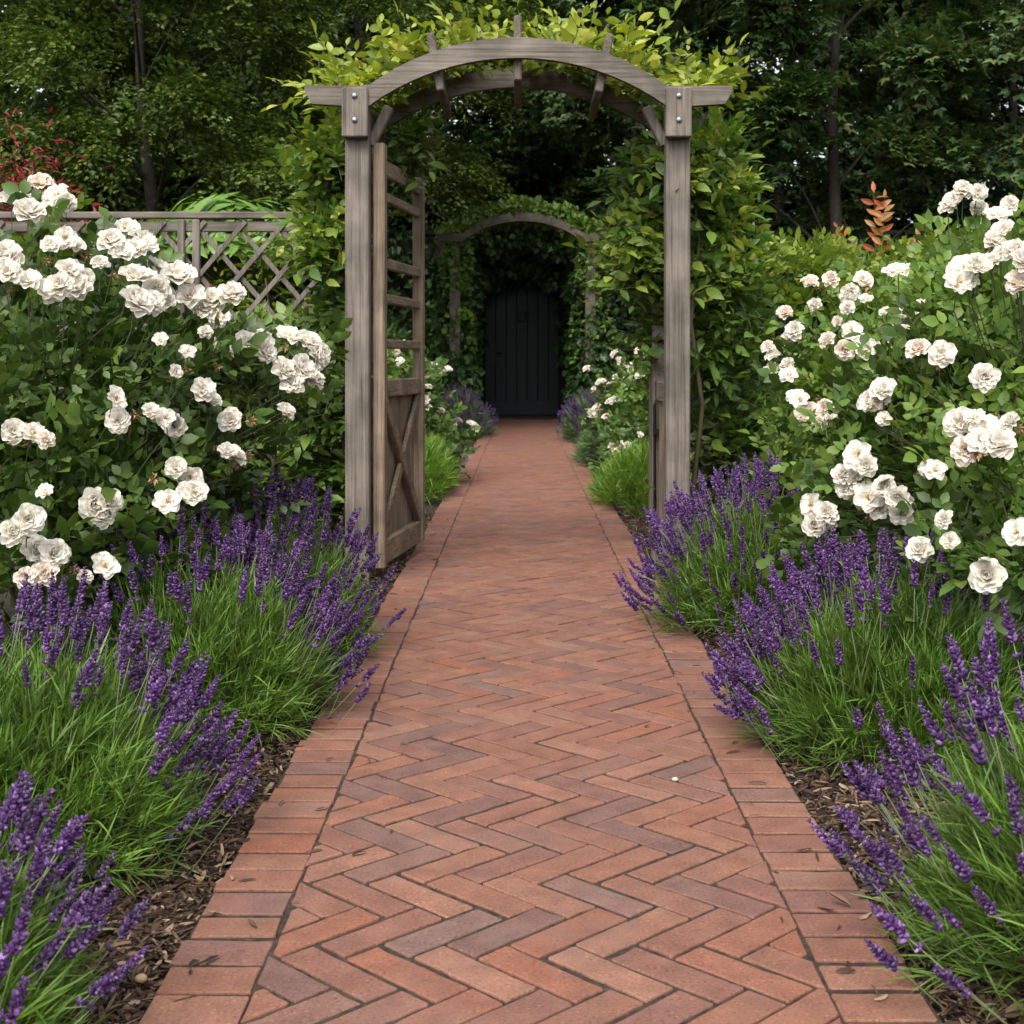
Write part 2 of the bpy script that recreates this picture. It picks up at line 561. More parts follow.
def shell(ells, n, lo=.72, hi=1.03, zmin=.03, inner=.62, down=-.35):
    """points and outward normals on the skin of a union of ellipsoids (c, r)"""
    ells = [(np.array(c, float), np.array(r, float)) for c, r in ells]
    w = np.array([r[0] * r[1] + r[1] * r[2] + r[0] * r[2] for c, r in ells])
    k = rng.choice(len(ells), n * 3, p=w / w.sum())
    d = norm(rng.normal(0, 1, (n * 3, 3)))
    u = rng.uniform(lo, hi, n * 3) + rng.normal(0, .03, n * 3)
    C = np.array([c for c, r in ells])[k]; Rr = np.array([r for c, r in ells])[k]
    P = C + d * Rr * u[:, None]
    ok = (P[:, 2] > zmin) & (d[:, 2] > down)
    for i, (c, r) in enumerate(ells):
        q = (((P - c) / r) ** 2).sum(1)
        ok &= (k == i) | (q > inner ** 2)
    P, d, Rr = P[ok][:n], d[ok][:n], Rr[ok][:n]
    return P, norm(d / Rr)


def ray_hit(px, py, ells, default, back=.0):
    """distance Y at which the ray through a pixel first meets the union of ellipsoids"""
    Y = np.linspace(1.5, 16, 1500)
    p = np.column_stack([(px - VX) * Y / F, Y, CAM_H - (py - VY) * Y / F])
    best = np.full(len(Y), 9.0)
    for c, r in ells:
        best = np.minimum(best, (((p - np.array(c)) / np.array(r)) ** 2).sum(1))
    hit = np.nonzero(best < 1.0)[0]
    if len(hit):
        return Y[hit[0]] + back
    return Y[np.argmin(best)] if best.min() < 2.2 else default


# ------------------------------------------------------------------ ground and path
XL0, XL1, XR1, XR0 = -.588, -.429, .488, .645       # outer / inner edges of the two brick borders
PATH_END = 25.2
g = [-150, -20, -6, -2.5, -1.2, -.6, .65, 1.2, 2.5, 6, 20, 150]
gy = [-60, 0, 1, 2, 3, 4, 6, 9, 14, 26, 50, 300]
gv = np.array([[x, y, -.035] for y in gy for x in g])
gf = np.array([[j * len(g) + i, j * len(g) + i + 1, (j + 1) * len(g) + i + 1, (j + 1) * len(g) + i] for j in range(len(gy) - 1) for i in range(len(g) - 1)])
link('ground', mesh_from('ground', [(gv, gf, 0)], [M['soil']]), kind='structure')


def bed(x0, x1, x2, y0=.3, y1=24.8):
    """planting bed of raised soil, heaped away from the path"""
    ny, nx = 110, 14
    ys = np.linspace(0, 1, ny) ** 1.6 * (y1 - y0) + y0
    xs = np.linspace(0, 1, nx)
    v = []
    for y in ys:
        for t in xs:
            x = x0 + (x2 - x0) * t ** 1.5
            z = -.03 + .05 * min(1, t * 3) + rng.normal(0, .006)
            v.append([x, y, z])
    f = [[j * nx + i, j * nx + i + 1, (j + 1) * nx + i + 1, (j + 1) * nx + i] for j in range(ny - 1) for i in range(nx - 1)]
    return np.array(v), np.array(f)


link('soil', mesh_from('soil', [(*bed(XL0 - .002, 0, -4.5), 0), (*bed(XR0 + .002, 0, 4.5), 0)], [M['soil']], True), kind='structure')


def clip(poly, x, keep_greater):
    out = []
    for i in range(len(poly)):
        a, b = poly[i], poly[(i + 1) % len(poly)]
        ia = (a[0] >= x) == keep_greater; ib = (b[0] >= x) == keep_greater
        if ia:
            out.append(a)
        if ia != ib:
            t = (x - a[0]) / (b[0] - a[0])
            out.append((x, a[1] + t * (b[1] - a[1])))
    return out


def inset(poly, e):
    """shrink a convex counter-clockwise polygon by e"""
    n = len(poly); P = np.array(poly, float); out = []
    for i in range(n):
        p0, p1, p2 = P[i - 1], P[i], P[(i + 1) % n]
        d1 = norm(p1 - p0); d2 = norm(p2 - p1)
        n1 = np.array([-d1[1], d1[0]]); n2 = np.array([-d2[1], d2[0]])
        b = n1 + n2
        k = 1 + n1 @ n2
        out.append(p1 + e * b / max(k, .35))
    return np.array(out)


def area(p):
    p = np.array(p)
    return .5 * np.sum(p[:, 0] * np.roll(p[:, 1], -1) - np.roll(p[:, 0], -1) * p[:, 1])


brick_chunks = {}


def add_brick(poly, joint=.0040):
    if len(poly) < 3 or area(poly) < .0009:
        return
    c0 = np.mean(poly, axis=0)
    # drop near-duplicate corners
    q = [poly[0]]
    for p in poly[1:]:
        if np.hypot(p[0] - q[-1][0], p[1] - q[-1][1]) > .006:
            q.append(p)
    if np.hypot(q[0][0] - q[-1][0], q[0][1] - q[-1][1]) < .006:
        q.pop()
    if len(q) < 3:
        return
    j = joint * rng.uniform(.6, 1.5)
    outer = inset(q, j)
    if area(outer) < .0004:
        return
    a = rng.normal(0, .008); ca, sa = math.cos(a), math.sin(a)
    outer = (outer - c0) @ np.array([[ca, sa], [-sa, ca]]) + c0 + rng.normal(0, .0012, 2)
    outer = outer + rng.normal(0, .0009, outer.shape)
    if c0[1] < 8:                     # worn, slightly uneven arrises
        pts = []
        for a_, b_ in zip(outer, np.roll(outer, -1, axis=0)):
            L_ = np.linalg.norm(b_ - a_)
            e_ = (b_ - a_) / max(L_, 1e-6); nn = np.array([-e_[1], e_[0]])
            r_ = min(.004, L_ * .2) * rng.uniform(.3, 1.3)
            pts.append(a_ + e_ * r_)
            k_ = int(L_ / .03)
            for q_ in range(1, k_):
                w_ = abs(rng.normal(0, .0009)) + (rng.uniform(.001, .0035) if rng.uniform() < .05 else 0)
                pts.append(a_ + e_ * L_ * q_ / k_ + nn * w_)
            pts.append(b_ - e_ * min(.004, L_ * .2) * rng.uniform(.3, 1.3))
        outer = np.array(pts)
    mid = inset(outer, .0007); top = inset(outer, .0022)
    n = len(outer)
    h = rng.normal(0, .0008); tx, ty = rng.normal(0, .0045, 2)
    def lay(p, z):
        return np.column_stack([p, z + h + (p[:, 0] - c0[0]) * tx + (p[:, 1] - c0[1]) * ty])
    v = np.concatenate([lay(outer, -.05), lay(outer, -.0026), lay(mid, -.0009), lay(top, 0)])
    f = [[r * n + i, r * n + (i + 1) % n, (r + 1) * n + (i + 1) % n, (r + 1) * n + i] for r in range(3) for i in range(n)]
    brick_chunks.setdefault(4, []).append((v, np.array(f)))
    brick_tops.append((v, [3 * n + i for i in range(n)], n))


brick_tops = []
U = .0785
c45 = math.sqrt(.5)
def rot(x, y):          # lattice (1,1) runs across the path
    return ((x + y) * c45 * U + .03, (y - x) * c45 * U + 13.0)
NN = 3
# rows that matter: walk the lattice over the path's rectangle
for s in range(-14, 15):
    pass
lim = int(14.5 / U)
for i in range(-lim, lim):
    for j in range(-lim, lim):
        X, Y = rot(i, j)
        if X < XL1 - .4 or X > XR1 + .4 or Y < .9 or Y > PATH_END:
            continue
        m6 = (i - j) % (2 * NN)
        if m6 == 0:
            cs = [(i, j), (i + NN, j), (i + NN, j + 1), (i, j + 1)]
        elif m6 == 2 * NN - 1:
            cs = [(i, j), (i + 1, j), (i + 1, j + NN), (i, j + NN)]
        else:
            continue
        poly = [rot(*c) for c in cs]
        poly = clip(poly, XL1 - .003, True)
        poly = clip(poly, XR1 + .003, False) if len(poly) >= 3 else []
        if len(poly) >= 3:
            add_brick(poly)
for x0, x1 in ((XL0, XL1), (XR1, XR0)):
    y = .9
    while y < PATH_END:
        dy = .108 + rng.normal(0, .004)
        e0, e1 = (x0 + rng.normal(0, .004), x1) if x0 < 0 else (x0, x1 + rng.normal(0, .004))
        add_brick([(e0, y + .0028), (e1, y + .0028), (e1, y + dy - .0028), (e0, y + dy - .0028)], .0040)
        y += dy
# each brick is one island: sides and top share vertices
chs = []
for (v, f), (vv, top, n) in zip(brick_chunks[4], brick_tops):
    chs.append((v, f, 0, top))
V, polys = [], []
nv = 0
for v, f, m_, top in chs:
    V.append(v)
    polys += [list(r) for r in (f + nv)] + [[t + nv for t in top]]
    nv += len(v)
pm = bpy.data.meshes.new('path')
pm.from_pydata(np.concatenate(V).tolist(), [], polys)
pm.materials.append(M['brick'])
pm.update()
link('path', pm, kind='structure')
jy = np.linspace(.8, PATH_END, 60)
jv = np.array([[x, y, -.0042] for y in jy for x in (XL0 + .004, XL1, 0, XR1, XR0 - .004)])
jf = np.array([[j * 5 + i, j * 5 + i + 1, j * 5 + i + 6, j * 5 + i + 5] for j in range(59) for i in range(4)])
link('path_bedding', mesh_from('path_bedding', [(jv, jf, 0)], [M['joint']]), kind='structure')

# bark mulch
def chip_t(L, W):
    t = np.linspace(-.5, .5, 4)
    z = .12 * L * (1 - (2 * t) ** 2) * rng.uniform(-.3, 1)
    w = W / 2 * np.array([.5, 1, .9, .35])
    x = .1 * L * t ** 2 * rng.normal(0, 1)
    v = np.concatenate([np.column_stack([x - w, L * t, z]), np.column_stack([x + w, L * t, z + rng.normal(0, .0008, 4)])])
    return v, np.array([[i, i + 4, i + 5, i + 1] for i in range(3)])


chips = [chip_t(rng.uniform(.016, .042), rng.uniform(.003, .008)) for _ in range(14)]
nchip = 48000
yy = 1.5 + 8 * rng.uniform(0, 1, nchip) ** 2.2
off = np.abs(rng.normal(0, .3, nchip))
sidec = rng.integers(0, 2, nchip)
xx = np.where(sidec == 0, XL0 - .004 - off, XR0 + .004 + off)
zz = -.022 + .05 * np.minimum(1, (off / 3.9) ** (1 / 1.5) * 3) + rng.uniform(0, .016, nchip)
# a few strays on the bricks
st = rng.uniform(0, 1, nchip) < .003
xx = np.where(st, np.where(sidec == 0, XL0 + np.abs(rng.normal(0, .12, nchip)), XR0 - np.abs(rng.normal(0, .12, nchip))), xx)
zz = np.where(st, .004, zz)
Pc = np.column_stack([xx, yy, zz])
dc = np.column_stack([rng.normal(0, 1, (nchip, 2)), rng.normal(0, .22, nchip) * ~st])
kk = rng.integers(0, len(chips), nchip)
cc = [inst(chips[i], frames(dc[kk == i], roll=.35), Pc[kk == i], rng.uniform(.7, 1.25, (kk == i).sum())) for i in range(len(chips))]
link('mulch', mesh_from('mulch', [(*c, 0) for c in cc], [M['chip']]), kind='stuff', label='dark bark mulch spread over the flower beds beside the brick path')


def stone(name, p, r, mat, label):
    t = np.linspace(0, math.pi, 7); a = np.arange(10) * 2 * math.pi / 10
    v = np.array([[math.sin(u) * math.cos(w), math.sin(u) * math.sin(w) * .75, math.cos(u) * .6] for u in t for w in a]) * r
    v = v * (1 + .08 * np.sin(v[:, :1] * 300 + 1) * np.cos(v[:, 1:2] * 260))
    f = np.array([[i * 10 + k, i * 10 + (k + 1) % 10, (i + 1) * 10 + (k + 1) % 10, (i + 1) * 10 + k] for i in range(6) for k in range(10)])
    o = link(name, mesh_from(name, [(v, f, 0)], [M[mat]], True))
    o.location = p
    o['label'] = label; o['category'] = 'stone'


stone('pebble', (*at(141, 982, 1390 / 618.)[:2], .006), .0115, 'pebble', 'tan rounded pebble on the bark mulch beside the left brick border')
stone('stone_chip', (*at(675, 782, 1390 / 417.)[:2], .004), .009, 'pale_stone', 'small pale stone chip lying on the herringbone bricks')
dl = leaf_t(.05, .016, 4, .8, -.3)
o = link('dry_leaf', mesh_from('dry_leaf', [(*dl, 0)], [M['dry']]))
o.location = (*at(852, 910, 1390 / 545.)[:2], .006); o.rotation_euler = (.15, 0, 1.2)
o['label'] = 'brown curled dry leaf on the right brick border'; o['category'] = 'leaf'

# ------------------------------------------------------------------ near arch
def arch_curve(xl, xr, half, rise, zb, zt, xc, y0, y1, n=22):
    """flat ends, raised segmental middle: one sawn timber, thickness along Y"""
    R = (half ** 2 + rise ** 2) / (2 * rise)
    def z_at(x, base):
        d = abs(x - xc)
        return base + (math.sqrt(max(R * R - d * d, 0)) - (R - rise) if d < half else 0)
    xs = [xl, xl + .035] + list(np.linspace(xc - half - .06, xc - half, 3)) + list(np.linspace(xc - half, xc + half, n)[1:-1]) + list(np.linspace(xc + half, xc + half + .06, 3)) + [xr - .035, xr]
    top, bot = [], []
    for i, x in enumerate(xs):
        b = zb
        top.append(z_at(x, zt)); bot.append(z_at(x, b))
    bot[0] += (zt - zb) * .72; bot[-1] += (zt - zb) * .72      # scarfed ends
    bot[1] += (zt - zb) * .12; bot[-2] += (zt - zb) * .12
    k = len(xs)
    v = np.array([[x, y, z] for y in (y0, y1) for zs in (bot, top) for x, z in zip(xs, zs)])
    f = []
    for i in range(k - 1):
        f += [[i, i + 1, k + i + 1, k + i], [2 * k + i + 1, 2 * k + i, 3 * k + i, 3 * k + i + 1], [k + i, k + i + 1, 3 * k + i + 1, 3 * k + i], [i + 1, i, 2 * k + i, 2 * k + i + 1]]
    f += [[0, k, 3 * k, 2 * k], [k - 1, 3 * k - 1, 4 * k - 1, 2 * k - 1]]
    return v, np.array(f)


def bolt_head(c, r=.013):
    a = np.arange(12) * 2 * math.pi / 12
    ring = lambda rr, y: np.column_stack([rr * np.cos(a), np.full(12, y), rr * np.sin(a)])
    v = np.concatenate([ring(r, 0), ring(r, -.006), ring(r * .6, -.0095), ring(.001, -.0105)]) + np.array(c)
    f = np.array([[q * 12 + i, q * 12 + (i + 1) % 12, (q + 1) * 12 + (i + 1) % 12, (q + 1) * 12 + i] for q in range(3) for i in range(12)])
    return v, f


YA, YB = 6.45, 7.12
xl, xr = -.759, .719
PW = .111
arch = thing('garden_arch', 'weathered grey timber arch with bolted posts standing in front over the path', 'garden arch', (-.02, YA, 0))
for x in (xl, xr):
    part('post', [(*beam((x, YA, -.05), (x, YA, 2.255), PW, PW, (0, 1, 0)), 0)], [M['wood_z']], arch)
    part('post', [(*beam((x, YB, -.05), (x, YB, 2.255), PW, PW, (0, 1, 0)), 0)], [M['wood_z']], arch)
xc = (xl + xr) / 2
part('curved_beam', [(*arch_curve(-.995, .962, .685, .222, 2.178, 2.272, xc, YA - PW / 2 - .042, YA - PW / 2 - .002), 0)], [M['wood_x']], arch)
part('curved_beam', [(*arch_curve(-.995, .962, .685, .222, 2.178, 2.272, xc, YB - PW / 2 - .042, YB - PW / 2 - .002), 0)], [M['wood_x']], arch)
for x in (xl, xr):
    bk = part('bolted_block', [(*beam((x - .004, YA - PW / 2 - .030, 2.035), (x - .004, YA - PW / 2 - .030, 2.262), .118, .066, (0, 1, 0)), 0)], [M['wood_z']], arch)
    for z in (2.222, 2.112):
        b_ = part('bolt', [(*bolt_head((x - .004, YA - PW / 2 - .063, z)), 0)], [M['steel']], bk, True, origin=arch.location)
Rr = (.685 ** 2 + .222 ** 2) / (2 * .222)
for dx in (-.38, 0, .40):
    th = math.asin(dx / Rr)
    zc = 2.225 + .222 - Rr + Rr * math.cos(th)
    rad = np.array([math.sin(th * .55), 0, math.cos(th * .55)])
    c = np.array([xc + dx, 0, zc + .01])
    a = c + np.array([0, YA - PW / 2 + .004, 0]); b = c + np.array([0, YB + .02, 0])
    part('cross_board', [(*beam(a, b, .036, .30 if dx == 0 else .27, rad), 0)], [M['wood_y']], arch)
for x, s in ((xl, 1), (xr, -1)):
    part('knee_brace', [(*beam((x + s * .05, YA + .05, 2.02), (x + s * .14, YA + .05, 2.20), .045, .06, (0, 1, 0)), 0)], [M['wood_z']], arch)
    part('side_rail', [(*beam((x, YA + .05, 2.20), (x, YB - .05, 2.20), .04, .09), 0)], [M['wood_y']], arch)

# left gate leaf, swung in against the path
G0 = np.array([-.664, 6.50]); G1 = np.array([-.550, 7.40])
gate = thing('garden_gate', 'tall brown timber gate leaf with open rungs and crossed braces, swung open', 'gate', (G0[0], G0[1], 0))
gd = norm(G1 - G0); gn = np.array([gd[1], -gd[0]])          # gn faces the path
def gp(t, z, off=0.0):
    p = G0 + (G1 - G0) * t + gn * off
    return np.array([p[0], p[1], z])
nrm3 = np.array([gn[0], gn[1], 0])
part('stile', [(*beam(gp(0, .045), gp(0, 2.03), .066, .055, nrm3), 0)], [M['gate_z']], gate)
part('stile', [(*beam(gp(1, .06), gp(1, 1.99), .066, .055, nrm3), 0)], [M['gate_z']], gate)
W_ = np.linalg.norm(G1 - G0)
e = .034 / W_
for z0, z1, hgt, th in ((1.925, 1.935, .075, .035), (1.79, 1.80, .045, .03), (1.475, 1.485, .05, .03), (1.31, 1.315, .045, .03), (1.095, 1.10, .045, .03)):
    part('rung', [(*beam(gp(e, z0), gp(1 - e, z1), th, hgt), 0)], [M['gate_y']], gate)
part('middle_rail', [(*beam(gp(e, .885), gp(1 - e, .885), .045, .085), 0)], [M['gate_y']], gate)
part('bottom_rail', [(*beam(gp(e, .115), gp(1 - e, .115), .045, .115), 0)], [M['gate_y']], gate)
part('brace', [(*beam(gp(e * 1.2, .83, .012), gp(1 - e * 1.2, .19, .012), .022, .06), 0)], [M['gate_y']], gate)
part('brace', [(*beam(gp(e * 1.2, .19, .004), gp(1 - e * 1.2, .83, .004), .022, .06), 0)], [M['gate_y']], gate)
pb = []
nb = 8
for i in range(nb):
    t0 = e + (1 - 2 * e) * (i + .5) / nb
    pb.append((*beam(gp(t0, .13, -.024), gp(t0, .90, -.024), (1 - 2 * e) * W_ / nb - .005, .014, nrm3, .003), 0))
part('board_panel', pb, [M['gate_z']], gate)

# right leaf, lower, folded back behind the right post
H0 = np.array([.694, 6.56]); H1 = np.array([.700, 7.38])
g2 = thing('garden_gate', 'low timber gate leaf folded back behind the right arch post', 'gate', (H0[0], H0[1], 0))
def hp(t, z, off=0.0):
    p = H0 + (H1 - H0) * t
    return np.array([p[0] - off, p[1], z])
part('stile', [(*beam(hp(0, .05), hp(0, .93), .06, .05, (1, 0, 0)), 0)], [M['gate_z']], g2)
part('stile', [(*beam(hp(1, .05), hp(1, .93), .06, .05, (1, 0, 0)), 0)], [M['wood_z']], g2)
part('top_rail', [(*beam(hp(.04, .865), hp(.96, .865), .045, .10), 0)], [M['wood_y']], g2)
part('bottom_rail', [(*beam(hp(.04, .13), hp(.96, .13), .045, .11), 0)], [M['wood_y']], g2)
pb = []
for i in range(6):
    t0 = .04 + .92 * (i + .5) / 6
    pb.append((*beam(hp(t0, .185), hp(t0, .815), .92 * .82 / 6 - .012, .016, (1, 0, 0), .003), 0))
part('board_panel', pb, [M['gate_z']], g2)
db = part('drop_bolt', [(*tube([hp(.55, .25, .028), hp(.55, .80, .028)], .008, 8), 0)], [M['iron']], g2, True)
part('bolt_keeper', [(*box(hp(.55, .66, .024), (.02, .07, .03)), 0)], [M['iron']], db, origin=g2.location)

# ------------------------------------------------------------------ trellis fence on the left
TY = 8.1
tr = thing('trellis_fence', 'grey diamond trellis fence panel behind the left rose bush', 'fence', (-2.0, TY, 0))
tz = 1.885
part('top_rail', [(*beam((-3.6, TY, tz - .02), (-.98, TY, tz - .02), .05, .04), 0), (*beam((-3.6, TY + .01, tz - .085), (-.98, TY + .01, tz - .085), .03, .06), 0)], [M['wood_x']], tr)
part('middle_rail', [(*beam((-3.6, TY, 1.21), (-.98, TY, 1.21), .04, .05), 0)], [M['wood_x']], tr)
part('bottom_rail', [(*beam((-3.6, TY, .25), (-.98, TY, .25), .04, .06), 0)], [M['wood_x']], tr)
for px in (182, 197, 345):
    x = (px - VX) * TY / F
    part('fence_post', [(*beam((x, TY - .012, 0), (x, TY - .012, tz - .045), .042 if px != 345 else .07, .042, (0, 1, 0)), 0)], [M['wood_z']], tr)
x = -3.4
part('fence_post', [(*beam((x, TY, 0), (x, TY, tz - .045), .07, .06, (0, 1, 0)), 0)], [M['wood_z']], tr)
lat = []
for dirn, yo in ((1, -.012), (-1, .006)):
    for x0 in np.arange(-5.3, .9, .235):
        z0, z1 = .27, tz - .055
        xa, xb = x0, x0 + dirn * (z1 - z0) * .86
        if dirn < 0:
            xa += 1.2; xb += 1.2
        # clip to panel
        t0, t1 = 0.0, 1.0
        for lim_, sgn in ((-3.55, 1), (-.99, -1)):
            fa, fb = sgn * (xa - lim_), sgn * (xb - lim_)
            if fa < 0 and fb < 0:
                t0, t1 = 1, 0
            elif fa < 0:
                t0 = max(t0, fa / (fa - fb))
            elif fb < 0:
                t1 = min(t1, fa / (fa - fb))
        if t1 - t0 < .08:
            continue
        pa = np.array([xa + (xb - xa) * t0, TY + yo, z0 + (z1 - z0) * t0]); pb_ = np.array([xa + (xb - xa) * t1, TY + yo, z0 + (z1 - z0) * t1])
        lat.append((*beam(pa, pb_, .028, .014, (0, 1, 0), .002), 0))
part('lattice', lat, [M['wood_z']], tr)

# ------------------------------------------------------------------ lavender
def floret():
    # a small fat bud, 6 sides
    t = np.array([0, .3, .7, 1.0]); r = np.array([.25, 1, .8, .15])
    a = np.arange(5) * 2 * math.pi / 5
    v = np.array([[rr * .0035 * math.cos(w), tt * .0105, rr * .0035 * math.sin(w)] for tt, rr in zip(t, r) for w in a])
    f = np.array([[i * 5 + k, i * 5 + (k + 1) % 5, (i + 1) * 5 + (k + 1) % 5, (i + 1) * 5 + k] for i in range(3) for k in range(5)])
    return v, f


BUD = floret()


def spike_t(stalk, head, gap):
    """flower head and stalk; y along the stalk, the head's middle at the end"""
    L = stalk + head
    bend = rng.normal(0, .05)
    ts = np.linspace(0, 1, 6)
    cv = lambda y: np.column_stack([bend * L * (y / L) ** 2, y, 0 * y])
    sv = tube(cv(ts * L), np.linspace(.0019, .0013, 6), 4, cap=False)
    ys = list(np.arange(stalk, L, .0072))
    if gap:
        ys = [stalk - .028] + ys
    P, D, S = [], [], []
    for i, y in enumerate(ys):
        q = (y - stalk) / head
        rad = np.interp(q, [-.5, 0, .35, 1], [.75, .95, 1.0, .5])
        nb_ = 7 if q < .75 else 5
        for k in range(nb_):
            a = k * 2 * math.pi / nb_ + i * .45 + rng.normal(0, .2)
            d = np.array([math.cos(a), rng.uniform(.45, 1.0), math.sin(a)])
            P.append(cv(np.array([y + rng.normal(0, .002)]))[0] + np.array([math.cos(a), 0, math.sin(a)]) * .0012); D.append(d); S.append(rad * rng.uniform(.6, 1.35))
    P.append(cv(np.array([L - .004]))[0]); D.append(np.array([0, 1.0, 0])); S.append(.7)
    fv = inst(BUD, frames(np.array(D), roll=.5), np.array(P), 1.12 * np.array(S))
    off = cv(np.array([stalk + head * .4]))[0]
    return (fv[0] - off, fv[1]), (sv[0] - off, sv[1])


SPIKES = [spike_t(rng.uniform(.2, .3), rng.uniform(.055, .092), rng.uniform() < .4) for _ in range(10)]
SPIKE_ME = [mesh_from('flower_spike', [(*a, 0), (*b, 1)], [M['lav'], M['stalk']], True) for a, b in SPIKES]
BLADE = [leaf_t(L_, W_2, 3, .15, b_, .7) for L_, W_2, b_ in ((.075, .0043, .15), (.062, .0040, -.1), (.088, .0042, .3), (.052, .0040, .05))]


def lavender(name, label, c, rad, nshoot, nspike, mean, conc, spike_len=.15, mat='lav_leaf', group='lavender plants along the brick path', cat='lavender', parts=True, blades=18, bs=1.0, sscale=1.0, front=.25):
    c = np.array([c[0], c[1], 0.0]); rad = np.array(rad)
    root = thing(name, label, cat, tuple(c), group)
    d = norm(rng.normal(0, 1, (nshoot * 2, 3)) + np.array([0, 0, .25])); d[:, 2] = np.abs(d[:, 2])
    d = d[:nshoot]
    lump = 1 + .10 * np.sin(d[:, 0] * 7 + c[1] * 5) * np.cos(d[:, 1] * 6 + c[0] * 9) + rng.normal(0, .06, len(d))
    tip = d * rad * lump[:, None]
    base = np.column_stack([tip[:, 0] * .25, tip[:, 1] * .25, 0 * tip[:, 2] + .01])
    # blades along the outer part of every shoot
    t = rng.uniform(.42, 1.0, (nshoot, blades)) ** .7
    P = base[:, None] + (tip - base)[:, None] * t[..., None]
    P[..., 2] += .05 * np.sin(math.pi * t) * (1 - d[:, None, 2])
    sd_ = norm(tip - base)
    D = sd_[:, None] * .9 + rng.normal(0, .42, (nshoot, blades, 3)) + np.array([0, 0, .45])
    P = P.reshape(-1, 3) + c; D = norm(D.reshape(-1, 3))
    P[:, 2] = np.maximum(P[:, 2], .02)
    k = rng.integers(0, len(BLADE), len(P))
    ch = []
    for i, b in enumerate(BLADE):
        q = k == i
        ch.append((*inst(b, frames(D[q], roll=.6), P[q], bs * rng.uniform(.7, 1.25, q.sum())), 0))
    part('foliage', ch, [M[mat]], root)
    # woody base stems
    q = rng.choice(nshoot, min(nshoot, 160), replace=False)
    stems = [(*tube(np.array([base[i], (base[i] + tip[i]) / 2 + [0, 0, .03], tip[i]]) + c, [.0022, .0016, .001], 3, cap=False), 0) for i in q]
    part('stems', stems, [M['stem']], root)
    if nspike:
        mean = norm(np.array(mean, float))
        dd = norm(rng.normal(0, 1, (nspike * 40, 3))); dd = dd[dd[:, 2] > .16]
        w = np.exp(conc * (dd @ mean))
        w = w * np.where((dd[:, 1] < -.35) & (dd[:, 2] < .75), front, 1.0)
        sel = dd[rng.choice(len(dd), nspike, replace=False, p=w / w.sum())]
        ext = 1.0 + (spike_len * rng.uniform(.35, 1.15, nspike)) / (np.linalg.norm(sel * rad, axis=1))
        Pt = sel * rad * ext[:, None]
        Pt[:, 2] = np.maximum(Pt[:, 2], .06)
        Dt = norm(norm(sel * rad) + np.array([0, 0, .75]) + rng.normal(0, .16, (nspike, 3)))
        Rm = frames(Dt, roll=.8)
        S = sscale * rng.uniform(.66, 1.06, nspike)
        kk_ = rng.integers(0, len(SPIKES), nspike)
        order = np.argsort(Pt[:, 1] - .4 * Pt[:, 2])
        npart = 100 if parts else 0
        rest = []
        for r, i in enumerate(order):
            if r < npart:
                o = link('flower_spike', SPIKE_ME[kk_[i]], root)
                Mx = Matrix((Rm[i] * S[i]).tolist()).to_4x4()
                Mx.translation = Vector(Pt[i])
                o.matrix_basis = Mx
            else:
                rest.append(i)
        if rest:
            ch = []
            for i in rest:
                a, b = SPIKES[kk_[i]]
                ch.append((*inst(a, Rm[i:i + 1], Pt[i:i + 1] + c, S[i:i + 1]), 0))
                ch.append((*inst(b, Rm[i:i + 1], Pt[i:i + 1] + c, S[i:i + 1]), 1))
            part('flower_spikes', ch, [M['lav'], M['stalk']], root, True, kind='stuff')
    return root


lavender('lavender', 'purple lavender cut off by the bottom left corner beside the mulch', (-.97, 1.93), (.32, .34, .30), 720, 110, (.55, .15, .8), 1.6, .12, front=.7)
lavender('lavender', 'broad lavender mound below the left roses, purple heads fanning over dark mulch', (-1.06, 2.82), (.37, .40, .38), 950, 230, (.55, .55, .65), 2.4, .15, front=.12)
lavender('lavender', 'lavender spilling onto the left brick border, just before the open gate', (-.93, 3.88), (.36, .44, .41), 950, 330, (.42, .6, .65), 2.6, .15, front=.1)
lavender('lavender', 'dense lavender at the foot of the left arch post, under the white roses', (-.93, 4.75), (.38, .44, .46), 800, 340, (.15, -.1, .9), 1.0, .15, front=1.0)
lavender('lavender', 'tall lavender filling the bottom right corner with long leaning stalks', (1.04, 2.28), (.37, .40, .41), 900, 175, (-.65, .1, .65), 1.5, .17, front=.9)
lavender('lavender', 'round lavender below the right roses, green front and purple crown', (.98, 3.62), (.35, .38, .39), 950, 320, (-.7, .5, .6), 2.4, .14, front=.15)
lavender('lavender', 'lavender at the foot of the right arch post, leaning over the bricks', (.93, 5.30), (.40, .42, .44), 850, 350, (-.45, .15, .85), 1.6, .16, front=.55)
lavender('lavender', 'small hazy lavender left of the dark door', (-.98, 19.5), (.50, 1.4, .52), 700, 260, (.4, -.3, .7), .8, .14, 'lav_leaf_far', parts=False, bs=1.8, sscale=1.5, front=1)
lavender('lavender', 'small hazy lavender right of the dark door', (1.02, 18.3), (.46, 1.5, .52), 700, 240, (-.4, -.2, .7), .8, .14, 'lav_leaf_far', parts=False, bs=1.8, sscale=1.5, front=1)
lavender('leafy_mound', 'bright green leafy mound left of the path beyond the gate', (-.86, 10.8), (.33, .9, .42), 800, 0, (0, 0, 1), 1, mat='mound_leaf', group='green mounds beside the path', cat='plant', bs=1.3)
lavender('leafy_mound', 'yellow green leafy mound at the right path edge behind the gate post', (.90, 9.9), (.36, .9, .38), 800, 0, (0, 0, 1), 1, mat='mound_leaf', group='green mounds beside the path', cat='plant', bs=1.3)
lavender('leafy_mound', 'grey green mound before the small lavender on the right', (.93, 13.9), (.36, 1.2, .40), 600, 0, (0, 0, 1), 1, mat='lav_leaf_far', group='green mounds beside the path', cat='plant', bs=1.6)

